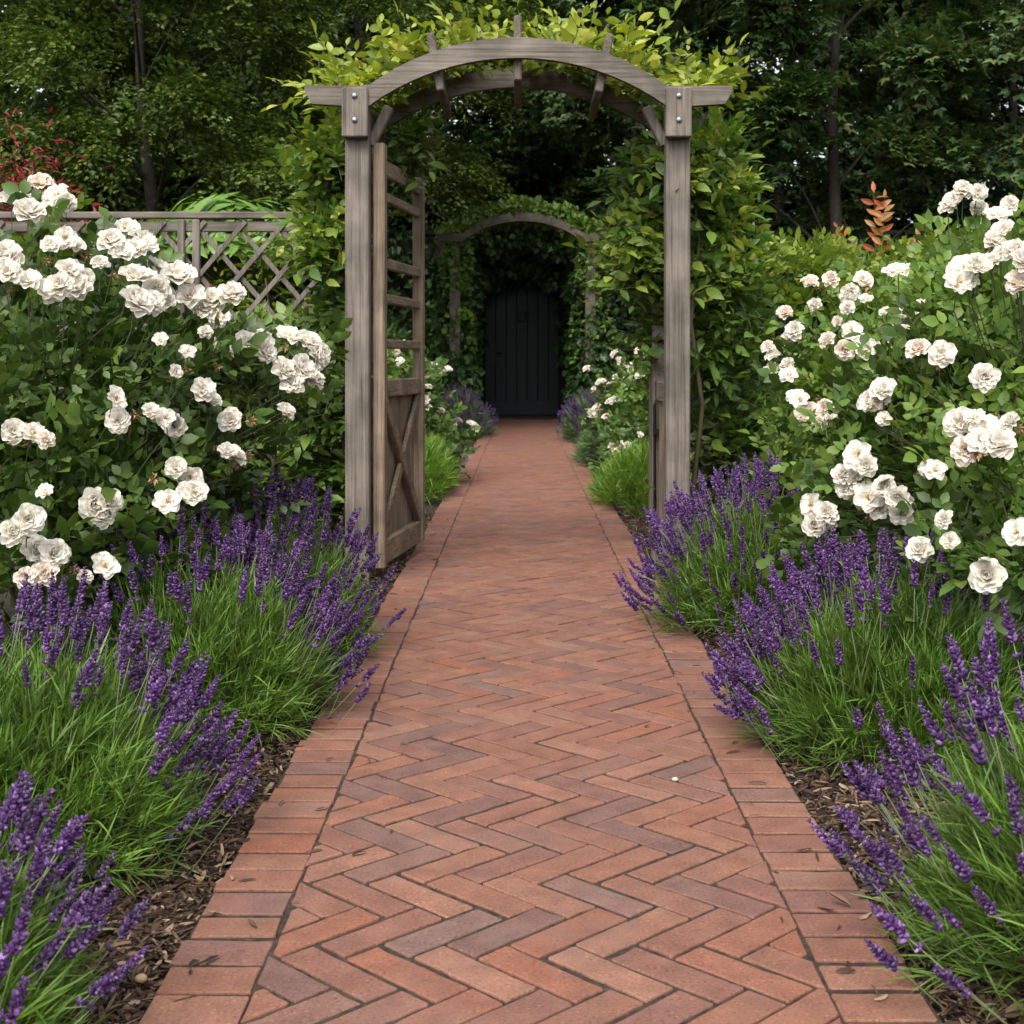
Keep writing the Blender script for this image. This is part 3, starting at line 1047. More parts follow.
# ------------------------------------------------------------------ roses
def petal_t(L, W, cup, curl, n=4, m=4):
    v, f = [], []
    for i in range(n + 1):
        t = i / n
        w = W / 2 * (0.35 + .65 * math.sin(math.pi * min(.5 + .42 * (t - .15), 1) * (0.55 + .45 * t))) * (1 if t < .98 else .86)
        for j in range(m + 1):
            s = -1 + 2 * j / m
            y = L * t * (1 - .10 * s * s * t)
            x = w * s
            z = cup * L * (t ** 1.6) + .28 * W * s * s * (.3 + .7 * t) - curl * L * max(0, t - .7) ** 2 * 2.5 + rng.normal(0, .006 * L) * t
            v.append([x, y, z])
    for i in range(n):
        for j in range(m):
            a = i * (m + 1) + j
            f.append([a, a + 1, a + m + 2, a + m + 1])
    return np.array(v), np.array(f)


def bloom(layers, stam, mat, spent=False):
    """petals in whorls, facing +Z; radius about 1 (scaled later). returns petals chunk, stamen chunk"""
    P = []
    for li, (n, L, W, tilt, r0) in enumerate(layers):
        for k in range(n):
            a = k * 2 * math.pi / n + li * .9 + rng.normal(0, .14)
            pt = petal_t(L * rng.uniform(.9, 1.1), W * rng.uniform(.9, 1.12), rng.uniform(.12, .30), rng.uniform(.2, .8))
            tl = math.radians(tilt + rng.normal(0, 8))
            out = np.array([math.cos(a), math.sin(a), 0])
            d = out * math.cos(tl) + np.array([0, 0, 1.0]) * math.sin(tl)
            upv = -out * math.sin(tl) + np.array([0, 0, 1.0]) * math.cos(tl)
            R = frames(d[None], upv[None], .08)
            P.append(inst(pt, R, (out * r0 + np.array([0, 0, .02 * li]))[None]))
    st_ = []
    a = rng.uniform(0, 2 * math.pi, stam); rr = np.sqrt(rng.uniform(0, 1, stam)) * .2
    D = np.column_stack([np.cos(a) * rr * 2, np.sin(a) * rr * 2, np.ones(stam)])
    b2 = (BUD[0] * np.array([9, 22, 9]), BUD[1])
    st_ = inst(b2, frames(D, np.tile([0, 1., 0], (stam, 1)), .3), np.column_stack([np.cos(a) * rr, np.sin(a) * rr, np.full(stam, .0)]), rng.uniform(.7, 1.3, stam))
    return join(P), st_


L_open = [(7, .98, 1.0, 2, .04), (8, .86, .84, 16, .05), (8, .70, .64, 32, .05), (7, .52, .48, 48, .05), (5, .36, .36, 62, .05)]
L_ball = [(7, .92, .95, -6, .04), (8, .92, .90, 16, .05), (8, .82, .74, 36, .06), (8, .70, .58, 52, .07), (7, .58, .46, 66, .06), (6, .48, .36, 78, .04)]
L_semi = [(6, 1.0, .95, 2, .05), (6, .85, .8, 18, .05), (4, .6, .5, 40, .06)]
L_ruff = [(9, .95, .8, 0, .04), (10, .86, .7, 20, .05), (10, .74, .56, 38, .06), (10, .62, .44, 54, .06), (8, .5, .34, 68, .05)]
BL = []
for lay, stam, mt in ((L_open, 26, 'petal'), (L_ball, 8, 'petal'), (L_semi, 34, 'petal'), (L_ruff, 14, 'petal'), (L_ball, 8, 'petal_pink'), (L_ruff, 16, 'petal_pink'), (L_open, 26, 'petal')):
    pt, s_ = bloom(lay, stam, mt)
    BL.append((mesh_from('petals', [(*pt, 0)], [M[mt]], True), mesh_from('stamens', [(*s_, 0)], [M['stamen']], True)))
# far blooms: one mesh each
BLF = []
for lay, mt in ((L_open, 'petal'), (L_ruff, 'petal_pink')):
    pt, s_ = bloom(lay[:3], 6, mt)
    BLF.append(mesh_from('bloom', [(*pt, 0), (*s_, 1)], [M[mt], M['stamen']], True))
# spent cluster
sp_leaf = leaf_t(.4, .22, 2, .4, .6)
a = norm(rng.normal(0, 1, (26, 3)) + [0, 0, .3])
SPENT = mesh_from('spent_bloom', [(*inst(sp_leaf, frames(a, roll=.5), a * .12, rng.uniform(.6, 1.2, 26)), 0)], [M['spent']])

ROSE_SHOOTS = [rose_shoot_t(int(rng.integers(4, 6)), rng.uniform(.18, .28)) for _ in range(7)]


def rose_bush(label, loc, ells, nshoot, blooms, pinkish, far=False, spent=0, new=.18, leafscale=1.0):
    root = thing('rose_bush', label, 'rose bush', loc, 'white flowering rose bushes')
    P, Nn = shell(ells, nshoot, .55, 1.03, .06, .55)
    D = norm(Nn * .7 + np.array([0, 0, .5]) + rng.normal(0, .35, P.shape))
    P = P - D * .19
    cen = []
    for px, py, dpx in blooms:
        Y = ray_hit(px, py, ells, loc[1])
        cen.append((px, py, dpx, Y - .02 if far else Y - rng.uniform(.05, .12)))
    bp_ = np.array([at(px, py, Y) + norm(np.array([0, 0, CAM_H]) - at(px, py, Y)) * .05 for px, py, dpx, Y in cen])
    br_ = np.array([.5 * dpx * Y / F for px, py, dpx, Y in cen])
    tips = P + D * .22
    dm = np.minimum(np.linalg.norm(tips[:, None] - bp_[None], axis=2), np.linalg.norm((P + D * .12)[:, None] - bp_[None], axis=2)) - br_[None]
    ok = dm.min(1) > (.0 if far else .03)
    P, D, Nn = P[ok], D[ok], Nn[ok]
    S = .92 * leafscale * rng.uniform(.75, 1.15, len(P))
    zt = P[:, 2] / max(c[2] + r[2] for c, r in ells)
    isnew = rng.uniform(0, 1, len(P)) < new * np.clip(zt * 2.2, .2, 2.2)
    upv = Nn * .5 + np.array([0, 0, .9])
    lv, sv = spread(ROSE_SHOOTS, P[~isnew], D[~isnew], S[~isnew], upv[~isnew], .25)
    ln, sn = spread(ROSE_SHOOTS, P[isnew], D[isnew], S[isnew] * .85, upv[isnew], .25)
    part('foliage', [(*lv, 0), (*sv, 1), (*sn, 1)], [M['rose_leaf'], M['stem']], root, True)
    part('young_foliage', [(*ln, 0)], [M['rose_leaf_new']], root, True)
    # canes from the crown of the plant out to the shell
    b0 = np.array([loc[0], loc[1], 0.0])
    for i in rng.choice(len(P), 12, replace=False):
        e_ = P[i]
        mid = (b0 + e_) / 2 + np.array([0, 0, .18])
        tt = np.linspace(0, 1, 7)[:, None]
        pts = (1 - tt) ** 2 * b0 + 2 * tt * (1 - tt) * mid + tt ** 2 * e_
        part('cane', [(*tube(pts, np.linspace(.009, .003, 7), 6, cap=False), 0)], [M['cane']], root, True)
    nd = len(blooms)
    stems = []
    for i, (px, py, dpx, Y) in enumerate(cen):
        D0 = 1.3 * dpx * Y / F if far else np.clip(dpx * Y / F * 1.15, .05, .14)
        p = at(px, py, Y)
        c0 = np.mean([np.array(c) for c, r in ells], axis=0)
        nrm = norm(norm(np.array([0, 0, CAM_H]) - p) * .75 + norm(p - c0) * .4 + np.array([0, 0, .55]) + rng.normal(0, .33, 3))
        q = Vector(nrm).to_track_quat('Z', 'Y').to_matrix().to_4x4() @ Matrix.Rotation(rng.uniform(0, 6.28), 4, 'Z')
        q = q @ Matrix.Scale(D0 / 2 * .92, 4)
        q.translation = Vector(p) - root.location
        if far:
            o = link('bloom', BLF[int(rng.uniform() < pinkish)], root)
            o.matrix_basis = q
        else:
            kx = int(rng.choice([4, 5])) if rng.uniform() < pinkish else int(rng.choice([0, 1, 2, 3, 6]))
            o = link('bloom', BL[kx][0], root)
            o.matrix_basis = q
            link('stamens', BL[kx][1], o)
        back = p - nrm * .03
        stems.append((*tube(np.array([p - nrm * .008, back - np.array([0, 0, .06]), back + norm(c0 - back) * .22 - np.array([0, 0, .10])]), [.0016, .0016, .0018], 4, cap=False), 0))
    for st1 in stems:
        part('flower_stem', [st1], [M['stem']], root, True)
    for i in range(spent):
        px, py, dpx = blooms[int(rng.integers(0, nd))]
        px += rng.normal(0, 13); py += rng.normal(4, 10)
        Y = ray_hit(px, py, ells, -1)
        if Y < 0:
            continue
        p = at(px, py, Y - .03)
        q = Matrix.Rotation(rng.uniform(0, 6.28), 4, 'Z') @ Matrix.Rotation(rng.normal(0, .6), 4, 'X') @ Matrix.Scale(rng.uniform(.022, .038), 4)
        q.translation = Vector(p) - root.location
        o = link('spent_bloom', SPENT, root)
        o.matrix_basis = q
    return root


BL_LEFT = [(12, 203, 36), (29, 214, 34), (41, 185, 28), (57, 198, 32), (66, 204, 24), (65, 239, 24), (76, 246, 20), (52, 246, 22), (5, 258, 36), (8, 274, 28), (70, 272, 28), (84, 278, 22), (60, 287, 30), (78, 289, 30), (48, 292, 28),
    (112, 243, 30), (128, 230, 26), (142, 243, 34), (122, 254, 26), (135, 250, 24), (137, 278, 34), (160, 268, 26), (178, 277, 36), (158, 290, 32), (136, 303, 36), (152, 304, 28), (165, 302, 22), (190, 297, 28), (212, 302, 28), (231, 296, 30), (203, 310, 26), (217, 316, 26),
    (205, 333, 16), (215, 345, 16), (28, 282, 26), (100, 264, 20), (247, 345, 28), (264, 352, 26), (240, 352, 22), (290, 338, 30), (307, 344, 30), (318, 356, 28), (302, 369, 30), (283, 371, 28), (312, 380, 26), (293, 384, 26), (262, 340, 22),
    (285, 412, 22), (202, 391, 26), (212, 401, 20), (115, 399, 24), (118, 422, 28), (150, 412, 20), (176, 424, 28), (166, 418, 20), (231, 421, 26), (234, 457, 26), (228, 452, 20), (13, 432, 28), (32, 434, 26), (46, 440, 20), (95, 504, 34), (108, 502, 28), (100, 516, 28),
    (176, 468, 24), (190, 478, 26), (195, 494, 26), (186, 492, 20), (168, 502, 26), (28, 520, 32), (12, 533, 30), (45, 492, 16), (35, 550, 30), (54, 554, 32), (45, 574, 28), (26, 578, 24), (105, 567, 28), (85, 578, 16), (175, 372, 14), (188, 352, 16), (160, 340, 14)]
E_L = [((-1.64, 4.35, .76), (.72, .75, .74)), ((-1.32, 4.55, .66), (.52, .60, .52)), ((-.98, 4.85, .92), (.34, .36, .24)), ((-1.5, 3.75, .50), (.46, .42, .46)), ((-2.2, 4.4, .75), (.55, .7, .72)), ((-1.18, 4.0, .45), (.30, .35, .36))]
rose_bush('big white rose bush on the left, above the lavender', (-1.5, 4.4, 0), E_L, 1150, BL_LEFT, .06, spent=34)

BL_RF = [(955, 202, 26), (963, 191, 22), (978, 193, 18), (979, 209, 20), (948, 208, 20), (998, 217, 26), (1010, 205, 20), (1003, 232, 26), (994, 242, 24), (1016, 252, 28), (1021, 285, 32), (1022, 262, 26), (966, 269, 32), (977, 266, 28), (958, 283, 28), (992, 261, 20), (1001, 254, 18), (968, 282, 26),
    (898, 273, 27), (985, 378, 31), (883, 390, 26), (872, 402, 28), (880, 400, 22), (884, 419, 14), (858, 456, 30), (866, 466, 24), (843, 475, 24), (856, 478, 26), (846, 488, 22), (868, 498, 30), (886, 488, 28), (899, 498, 28), (881, 509, 24), (901, 513, 26),
    (935, 471, 24), (928, 470, 20), (960, 424, 34), (985, 430, 30), (966, 451, 32), (999, 446, 36), (980, 441, 28), (1011, 422, 22), (975, 418, 22), (945, 520, 22), (950, 541, 18), (920, 551, 28), (988, 577, 37), (1017, 533, 28), (918, 350, 26), (941, 355, 28), (812, 505, 24), (826, 514, 26), (815, 525, 26), (832, 524, 20)]
E_RF = [((1.72, 4.05, .80), (.72, .70, .74)), ((1.32, 4.35, .60), (.48, .5, .52)), ((1.36, 4.15, 1.16), (.26, .34, .30)), ((2.3, 4.1, .8), (.6, .7, .75)), ((1.45, 3.55, .48), (.46, .4, .42)), ((1.15, 4.5, .46), (.32, .36, .38))]
rose_bush('white rose bush on the right with large front blooms', (1.75, 4.1, 0), E_RF, 1050, BL_RF, .10, spent=18, new=.6)

BL_RB = [(810, 284, 19), (831, 280, 19), (815, 305, 15), (850, 292, 19), (863, 281, 20), (847, 297, 15), (785, 314, 18), (795, 332, 22), (789, 339, 16), (848, 308, 17), (866, 300, 14), (828, 341, 20), (852, 332, 22), (845, 350, 22), (866, 350, 22), (874, 345, 18), (858, 343, 16), (892, 334, 20), (905, 331, 16), (895, 343, 17), (922, 310, 22), (905, 312, 14),
    (775, 355, 19), (768, 347, 15), (772, 372, 19), (789, 376, 19), (788, 366, 17), (800, 400, 20), (809, 410, 19), (794, 397, 16), (826, 410, 22), (833, 418, 19), (820, 424, 18), (802, 415, 18), (885, 312, 12), (838, 322, 12)]
E_RB = [((1.55, 5.7, .72), (.55, .55, .66)), ((2.1, 5.8, .75), (.6, .6, .72)), ((1.30, 5.6, .62), (.36, .42, .50))]
rose_bush('blush white rose bush of many small blooms before the hedge', (1.6, 5.7, 0), E_RB, 800, BL_RB, .35, spent=22, new=.7)

BL_FR = [(640, 352, 10), (644, 358, 7), (615, 354, 9), (620, 362, 10), (629, 367, 10), (641, 375, 7), (637, 377, 8), (587, 369, 8), (601, 383, 10), (609, 387, 11), (618, 378, 10), (627, 381, 9), (594, 390, 7), (612, 402, 12), (598, 408, 10), (592, 414, 10), (607, 418, 10), (586, 422, 9), (614, 448, 11), (620, 447, 11), (627, 446, 8), (640, 435, 7), (604, 410, 9), (631, 372, 7)]
rose_bush('small white rose beyond the arch on the right of the path', (1.12, 12.3, 0), [((1.12, 12.3, .45), (.42, .8, .55)), ((1.2, 12.0, .7), (.3, .5, .4)), ((.95, 10.9, .3), (.3, .4, .3))], 420, BL_FR, .4, far=True, new=.5, leafscale=1.3)
BL_FL = [(437, 372, 9), (433, 366, 9), (447, 370, 9), (427, 380, 10), (427, 388, 9), (434, 390, 9), (425, 400, 9), (427, 408, 9), (440, 412, 10), (441, 424, 8), (453, 423, 8), (458, 421, 8), (471, 425, 10), (475, 428, 9), (433, 447, 8), (443, 458, 8), (462, 460, 10), (466, 458, 7), (405, 345, 9), (400, 362, 9), (396, 352, 8), (421, 414, 8)]
rose_bush('small white rose beyond the gate on the left of the path', (-1.05, 12.2, 0), [((-1.05, 12.2, .45), (.38, .8, .55)), ((-1.1, 11.8, .7), (.3, .5, .4)), ((-.75, 11.6, .25), (.25, .5, .25))], 420, BL_FL, .5, far=True, new=.5, leafscale=1.3)

# ------------------------------------------------------------------ climbers, hedges, shrubs
CL = [leaf_t(L_, L_ * .46, 4, .22, b_, .95) for L_, b_ in ((.10, .25), (.085, .1), (.115, .4))]
CLIMB_SHOOTS = [shoot_t(rng.uniform(.22, .36), int(rng.integers(7, 11)), CL[i % 3], 58, rng.uniform(.1, .5)) for i in range(6)]
HL = [leaf_t(L_, L_ * .52, 3, .2, .2, .95) for L_ in (.07, .085)]
HEDGE_SHOOTS = [shoot_t(rng.uniform(.16, .26), int(rng.integers(7, 11)), HL[i % 2], 55, rng.uniform(.0, .3)) for i in range(6)]
IV = [one_leaf(.11, .10), one_leaf(.13, .11)]


def leafy(name, label, cat, loc, old_ells, n_old, new_ells, n_new, shoots, mats, lo=.6, upb=.35, group=None, scale=1.0, trunks=(), tops=(), n_top=0, inner=.6, down=-.5, zmin=.05):
    root = thing(name, label, cat, loc, group)
    if n_old:
        P, Nn = shell(old_ells, n_old, lo, 1.03, zmin, inner, down)
        D = norm(Nn * .8 + np.array([0, 0, upb]) + rng.normal(0, .4, P.shape))
        lv, sv = spread(shoots, P - D * .20 * scale, D, scale * rng.uniform(.75, 1.15, len(P)), Nn * .4 + np.array([0, 0, 1.]), .3)
        part('foliage', [(*lv, 0), (*sv, 1)], [M[mats[0]], M['stem']], root, True)
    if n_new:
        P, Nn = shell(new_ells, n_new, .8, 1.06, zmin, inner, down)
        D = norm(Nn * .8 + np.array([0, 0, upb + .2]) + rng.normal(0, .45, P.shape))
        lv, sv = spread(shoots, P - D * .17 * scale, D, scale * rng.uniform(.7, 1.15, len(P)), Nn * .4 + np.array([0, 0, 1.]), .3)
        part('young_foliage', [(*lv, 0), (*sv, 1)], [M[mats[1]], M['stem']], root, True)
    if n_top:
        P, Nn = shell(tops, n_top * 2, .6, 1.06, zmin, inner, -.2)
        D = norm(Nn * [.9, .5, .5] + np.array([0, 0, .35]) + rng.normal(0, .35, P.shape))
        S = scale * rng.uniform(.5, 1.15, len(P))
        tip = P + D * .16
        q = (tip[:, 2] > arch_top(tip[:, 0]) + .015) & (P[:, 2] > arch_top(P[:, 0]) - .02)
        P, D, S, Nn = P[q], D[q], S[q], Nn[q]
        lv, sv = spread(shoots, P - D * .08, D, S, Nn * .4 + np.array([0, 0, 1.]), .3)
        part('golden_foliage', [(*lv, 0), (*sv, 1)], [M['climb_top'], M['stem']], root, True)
    for pts, r0 in trunks:
        part('stem', [(*tube(np.array(pts, float), np.linspace(r0, r0 * .45, len(pts)), 7, cap=False), 0)], [M['cane']], root, True)
    return root


# right of the arch: climbs both right posts, bulges outwards and over the top
top_pts = []
def arch_top(x):
    d = np.minimum(np.abs(x - xc), .685)
    return 2.272 + np.sqrt(Rr * Rr - d * d) - (Rr - .222)
E_CR = [((.92, 6.85, 1.72), (.15, .30, .40)), ((1.00, 6.95, 1.1), (.26, .36, .5)), ((.66, 7.15, 1.5), (.15, .26, .34)), ((.70, 7.2, 1.12), (.13, .25, .28)), ((1.15, 7.0, .45), (.36, .3, .5)), ((.78, 6.95, 2.08), (.2, .24, .16)), ((.60, 7.05, 1.85), (.13, .2, .25))]
E_CRN = [((.90, 6.80, 1.95), (.15, .24, .24)), ((.98, 6.85, 1.5), (.16, .25, .25)), ((.60, 7.05, 1.55), (.12, .22, .28))]
E_CRT = [((x, 6.82, arch_top(x) + .03), (.13, .24, .09)) for x in (.2, .3, .42, .52, .64, .74, .84)]
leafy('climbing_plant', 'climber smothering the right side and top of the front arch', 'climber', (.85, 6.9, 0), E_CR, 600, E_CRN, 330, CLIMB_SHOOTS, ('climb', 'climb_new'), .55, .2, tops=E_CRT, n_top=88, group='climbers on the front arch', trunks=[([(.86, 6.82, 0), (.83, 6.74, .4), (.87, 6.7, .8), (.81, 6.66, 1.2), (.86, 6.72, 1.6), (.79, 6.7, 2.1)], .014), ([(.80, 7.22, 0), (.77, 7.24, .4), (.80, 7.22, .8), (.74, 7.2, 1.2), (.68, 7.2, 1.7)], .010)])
E_CLF = [((-.93, 6.85, 1.9), (.13, .26, .28)), ((-.93, 6.95, 1.35), (.11, .3, .4)), ((-.97, 6.95, .85), (.20, .3, .4)), ((-1.05, 7.0, .4), (.3, .3, .42)), ((-.54, 7.02, 2.14), (.12, .18, .11)), ((-.62, 7.1, 2.0), (.07, .2, .16))]
E_CLN = [((-.93, 6.80, 2.0), (.12, .2, .18)), ((-.95, 6.85, 1.6), (.13, .22, .22))]
E_CLT = [((x, 6.82, arch_top(x) + .03), (.12, .24, .09)) for x in (-.88, -.78, -.68, -.58, -.48, -.38, -.28)]
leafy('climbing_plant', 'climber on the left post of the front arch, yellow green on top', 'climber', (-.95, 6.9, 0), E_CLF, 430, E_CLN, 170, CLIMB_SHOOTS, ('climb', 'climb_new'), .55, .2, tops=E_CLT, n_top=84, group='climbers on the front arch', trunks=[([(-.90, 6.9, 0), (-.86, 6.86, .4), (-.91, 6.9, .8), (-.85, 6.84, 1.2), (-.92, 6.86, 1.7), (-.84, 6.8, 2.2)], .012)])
# on the trellis
leafy('climbing_plant', 'leafy climber growing through the grey diamond trellis', 'climber', (-1.5, 8.1, 0), [((-1.12, 8.28, 1.40), (.16, .06, .34)), ((-1.25, 8.12, .7), (.38, .2, .5)), ((-1.9, 8.40, .9), (.6, .15, .55)), ((-2.6, 8.40, .9), (.5, .15, .55))], 280,
      [((-1.20, 8.10, 1.68), (.16, .06, .16)), ((-1.5, 8.22, 1.45), (.25, .05, .3))], 50, CLIMB_SHOOTS, ('climb', 'hedge_new'), .5, .25, None, .85,
      [([(-1.45, 8.12, 0), (-1.4, 8.14, .7), (-1.5, 8.13, 1.5)], .014)])
# hedge and shrubs
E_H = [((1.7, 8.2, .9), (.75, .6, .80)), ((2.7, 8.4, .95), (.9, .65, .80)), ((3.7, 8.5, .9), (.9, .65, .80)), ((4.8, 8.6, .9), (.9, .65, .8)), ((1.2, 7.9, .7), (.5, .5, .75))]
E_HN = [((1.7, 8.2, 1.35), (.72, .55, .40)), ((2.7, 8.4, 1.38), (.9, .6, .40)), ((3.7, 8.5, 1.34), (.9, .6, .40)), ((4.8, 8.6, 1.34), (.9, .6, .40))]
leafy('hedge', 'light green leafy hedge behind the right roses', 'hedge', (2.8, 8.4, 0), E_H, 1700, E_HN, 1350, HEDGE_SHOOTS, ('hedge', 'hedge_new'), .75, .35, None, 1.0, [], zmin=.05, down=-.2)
E_H2 = [((-2.6, 11.0, .75), (1.1, .6, .78)), ((-4.4, 11.0, .75), (1.2, .6, .80)), ((-1.7, 11.6, .7), (.5, .6, .72))]
leafy('hedge', 'low green hedge seen through the left trellis', 'hedge', (-3, 11.0, 0), E_H2, 900, [((-2.6, 11.0, 1.1), (1.0, .55, .40))], 160, HEDGE_SHOOTS, ('hedge', 'hedge_new'), .75, .3, None, 1.2, [], down=-.1)
E_H3 = [((2.0, 13.5, .8), (.6, 2.5, .9)), ((2.1, 18.0, .8), (.7, 2.5, 1.0))]
leafy('hedge', 'dark hedge along the right of the path beyond the arch', 'hedge', (2.0, 15, 0), E_H3, 700, [], 0, HEDGE_SHOOTS, ('hedge', 'hedge_new'), .8, .3, None, 1.6, [], down=-.1)
E_H4 = [((-2.1, 15.0, .8), (.6, 2.2, .9)), ((-2.1, 19.0, .8), (.7, 2.5, 1.0))]
leafy('hedge', 'dark hedge along the left of the path beyond the gate', 'hedge', (-2.1, 17, 0), E_H4, 700, [], 0, HEDGE_SHOOTS, ('hedge', 'hedge_new'), .8, .3, None, 1.6, [], down=-.1)

# broad-leaved shrub showing over the trellis
rl = leaf_t(.20, .072, 5, .2, .45, .9)
rs = []
for i in range(4):
    n_ = 11
    a = np.arange(n_) * 2.4; el = np.radians(rng.uniform(0, 48, n_))
    d = np.column_stack([np.cos(a) * np.cos(el), np.sin(el), np.sin(a) * np.cos(el)])
    lv = inst(rl, frames(d, np.tile([0, 1., 0], (n_, 1)), .1), np.zeros((n_, 3)) + [0, .2, 0], rng.uniform(.7, 1.1, n_))
    rs.append((lv, tube([(0, -.2, 0), (0, 0, 0), (0, .2, 0)], .006, 4, cap=False)))
sh = thing('rhododendron', 'broad leaved bright green shrub peeping over the trellis top', 'shrub', (-1.95, 9.2, 0))
Pp, Nn = shell([((-1.95, 9.2, 1.66), (.46, .4, .36))], 60, .85, 1.0, .3, .6, -.1)
lv, sv = spread(rs, Pp - Nn * .15, norm(Nn + np.array([0, 0, .6])), rng.uniform(.8, 1.1, len(Pp)), norm(np.cross(Nn, [0, 1., .2])), .1)
part('foliage', [(*lv, 0), (*sv, 1)], [M['rhodo'], M['stem']], sh)
part('stem', [(*tube([(-1.95, 9.2, 0), (-1.95, 9.22, .6), (-1.93, 9.2, 1.2)], [.03, .025, .015], 7, cap=False), 0)], [M['cane']], sh)

# bronze young shrub over the hedge
bz = thing('bronze_shrub', 'orange bronze young shoot rising above the right hedge', 'shrub', (2.05, 8.25, 0))
bl = leaf_t(.085, .035, 3, .25, .2)
bsh = [shoot_t(.32, 12, bl, 60, .05, start=.05) for _ in range(3)]
pb0 = at(876, 245, 8.25)
PB = np.array([[pb0[0], 8.25, 1.62], [pb0[0] - .08, 8.22, 1.60], [pb0[0] + .1, 8.28, 1.58], [pb0[0] + .02, 8.2, 1.66]])
DB = np.array([[0, 0, 1.], [-.5, 0, .7], [.6, -.1, .6], [.05, -.1, 1.]])
lv, sv = spread(bsh, PB, DB, np.array([1.25, .8, .9, 1.0]), np.array([[0, -1., .2]] * 4), .1)
part('foliage', [(*lv, 0), (*sv, 1)], [M['bronze'], M['stem']], bz)
part('stem', [(*tube([(2.05, 8.25, 0), (2.06, 8.25, .9), (pb0[0], 8.25, 1.75)], [.012, .009, .005], 6, cap=False), 0)], [M['cane']], bz)

# red japanese maple on the far left
ml = one_leaf(.075, .020)
msh = []
for i in range(4):
    n_ = 46
    P = rng.normal(0, 1, (n_, 3)) * [.16, .16, .035] + [0, .1, 0]
    d = norm(rng.normal(0, .6, (n_, 3)) + [0, .5, -.8])
    msh.append((inst(ml, frames(d, roll=.6), P, rng.uniform(.7, 1.2, n_)), tube([(0, -.2, 0), (0, 0, 0), (0, .2, -.03)], .004, 3, cap=False)))
rm = thing('red_maple', 'small red leaved maple at the left edge behind the roses', 'tree', (-3.15, 8.8, 0))
Pp, Nn = shell([((-3.34, 8.8, 2.04), (.20, .25, .22)), ((-3.6, 8.8, 1.65), (.30, .3, .3))], 55, .6, 1.0, .5, .6)
lv, sv = spread(msh, Pp, norm(Nn * [1, 1, .4] + [0, 0, .05]), rng.uniform(.8, 1.2, len(Pp)))
part('crown', [(*lv, 0), (*sv, 1)], [M['red_maple'], M['cane']], rm)
part('trunk', [(*tube([(-3.15, 8.8, 0), (-3.2, 8.8, .7), (-3.25, 8.8, 1.3), (-3.4, 8.8, 1.8)], [.04, .035, .028, .012], 8, cap=False), 0)], [M['bark']], rm)

# ------------------------------------------------------------------ far arch, wall and door
FY, FB = 22.0, 23.6
fa = thing('garden_arch', 'distant grey timber arch under ivy in front of the dark door', 'garden arch', (0, FY, 0))
fxl, fxr = -1.06, 1.08
for yy_ in (FY, FB):
    for x in (fxl, fxr):
        part('post', [(*beam((x, yy_, -.05), (x, yy_, 3.04), .16, .16, (0, 1, 0)), 0)], [M['wood_z']], fa)
    part('curved_beam', [(*arch_curve(-1.34, 1.34, .96, .33, 2.92, 3.05, .01, yy_ - .15, yy_ - .085), 0)], [M['wood_x']], fa)
for x in (-.5, 0, .5):
    zc = 3.35 - .33 * (x / .96) ** 2
    part('cross_board', [(*beam((x, FY - .07, zc), (x, FB, zc), .05, .24, (x * .5, 0, 1)), 0)], [M['wood_y']], fa)

WY = 25.3
DH, DW2 = 2.15, .68           # door: spring height, half width (arch above)
def arched(hw, hs, n=18, z0=0.0):
    a = np.linspace(0, math.pi, n)
    return [(hw, z0)] + [(hw * math.cos(t), hs + hw * .62 * math.sin(t)) for t in a] + [(-hw, z0)]
wall = thing('garden_wall', 'dark brick garden wall around the arched door, mostly under ivy', 'wall', (0, WY, 0))
o_ = arched(DW2 + .08, DH)
o_ = o_[::-1]                                       # left to right over the arch
xs_ = [p[0] for p in o_]; zs_ = [p[1] for p in o_]
vv, ff = [], []
TOPZ = 3.35
for y in (WY, WY + .45):
    for x, z in zip(xs_, zs_):
        vv += [[x, y, z], [x, y, TOPZ]]
n_ = len(xs_)
for i in range(n_ - 1):
    a = 2 * i
    ff += [[a, a + 2, a + 3, a + 1], [2 * n_ + a + 2, 2 * n_ + a, 2 * n_ + a + 1, 2 * n_ + a + 3], [a + 2, a, 2 * n_ + a, 2 * n_ + a + 2], [a + 1, a + 3, 2 * n_ + a + 3, 2 * n_ + a + 1]]
wc = [(np.array(vv), np.array(ff), 0), (*box((-6.38, WY + .225, TOPZ / 2), (11.24, .45, TOPZ)), 0), (*box((6.38, WY + .225, TOPZ / 2), (11.24, .45, TOPZ)), 0)]
part('wall', wc, [M['wallbrick']], wall)
part('coping', [(*beam((-12, WY + .225, TOPZ + .042), (12, WY + .225, TOPZ + .042), .55, .08), 0)], [M['wallbrick']], wall)
door = thing('arched_door', 'dark green black plank door with arched top at the end of the path', 'door', (0, WY + .2, 0))
part('light_stop_board', [(*box((0, WY + .475, 1.5), (2.0, .03, 3.0)), 0)], [M['door']], door)  # board added behind the wall opening to stop light leaking round the door
nb = 7
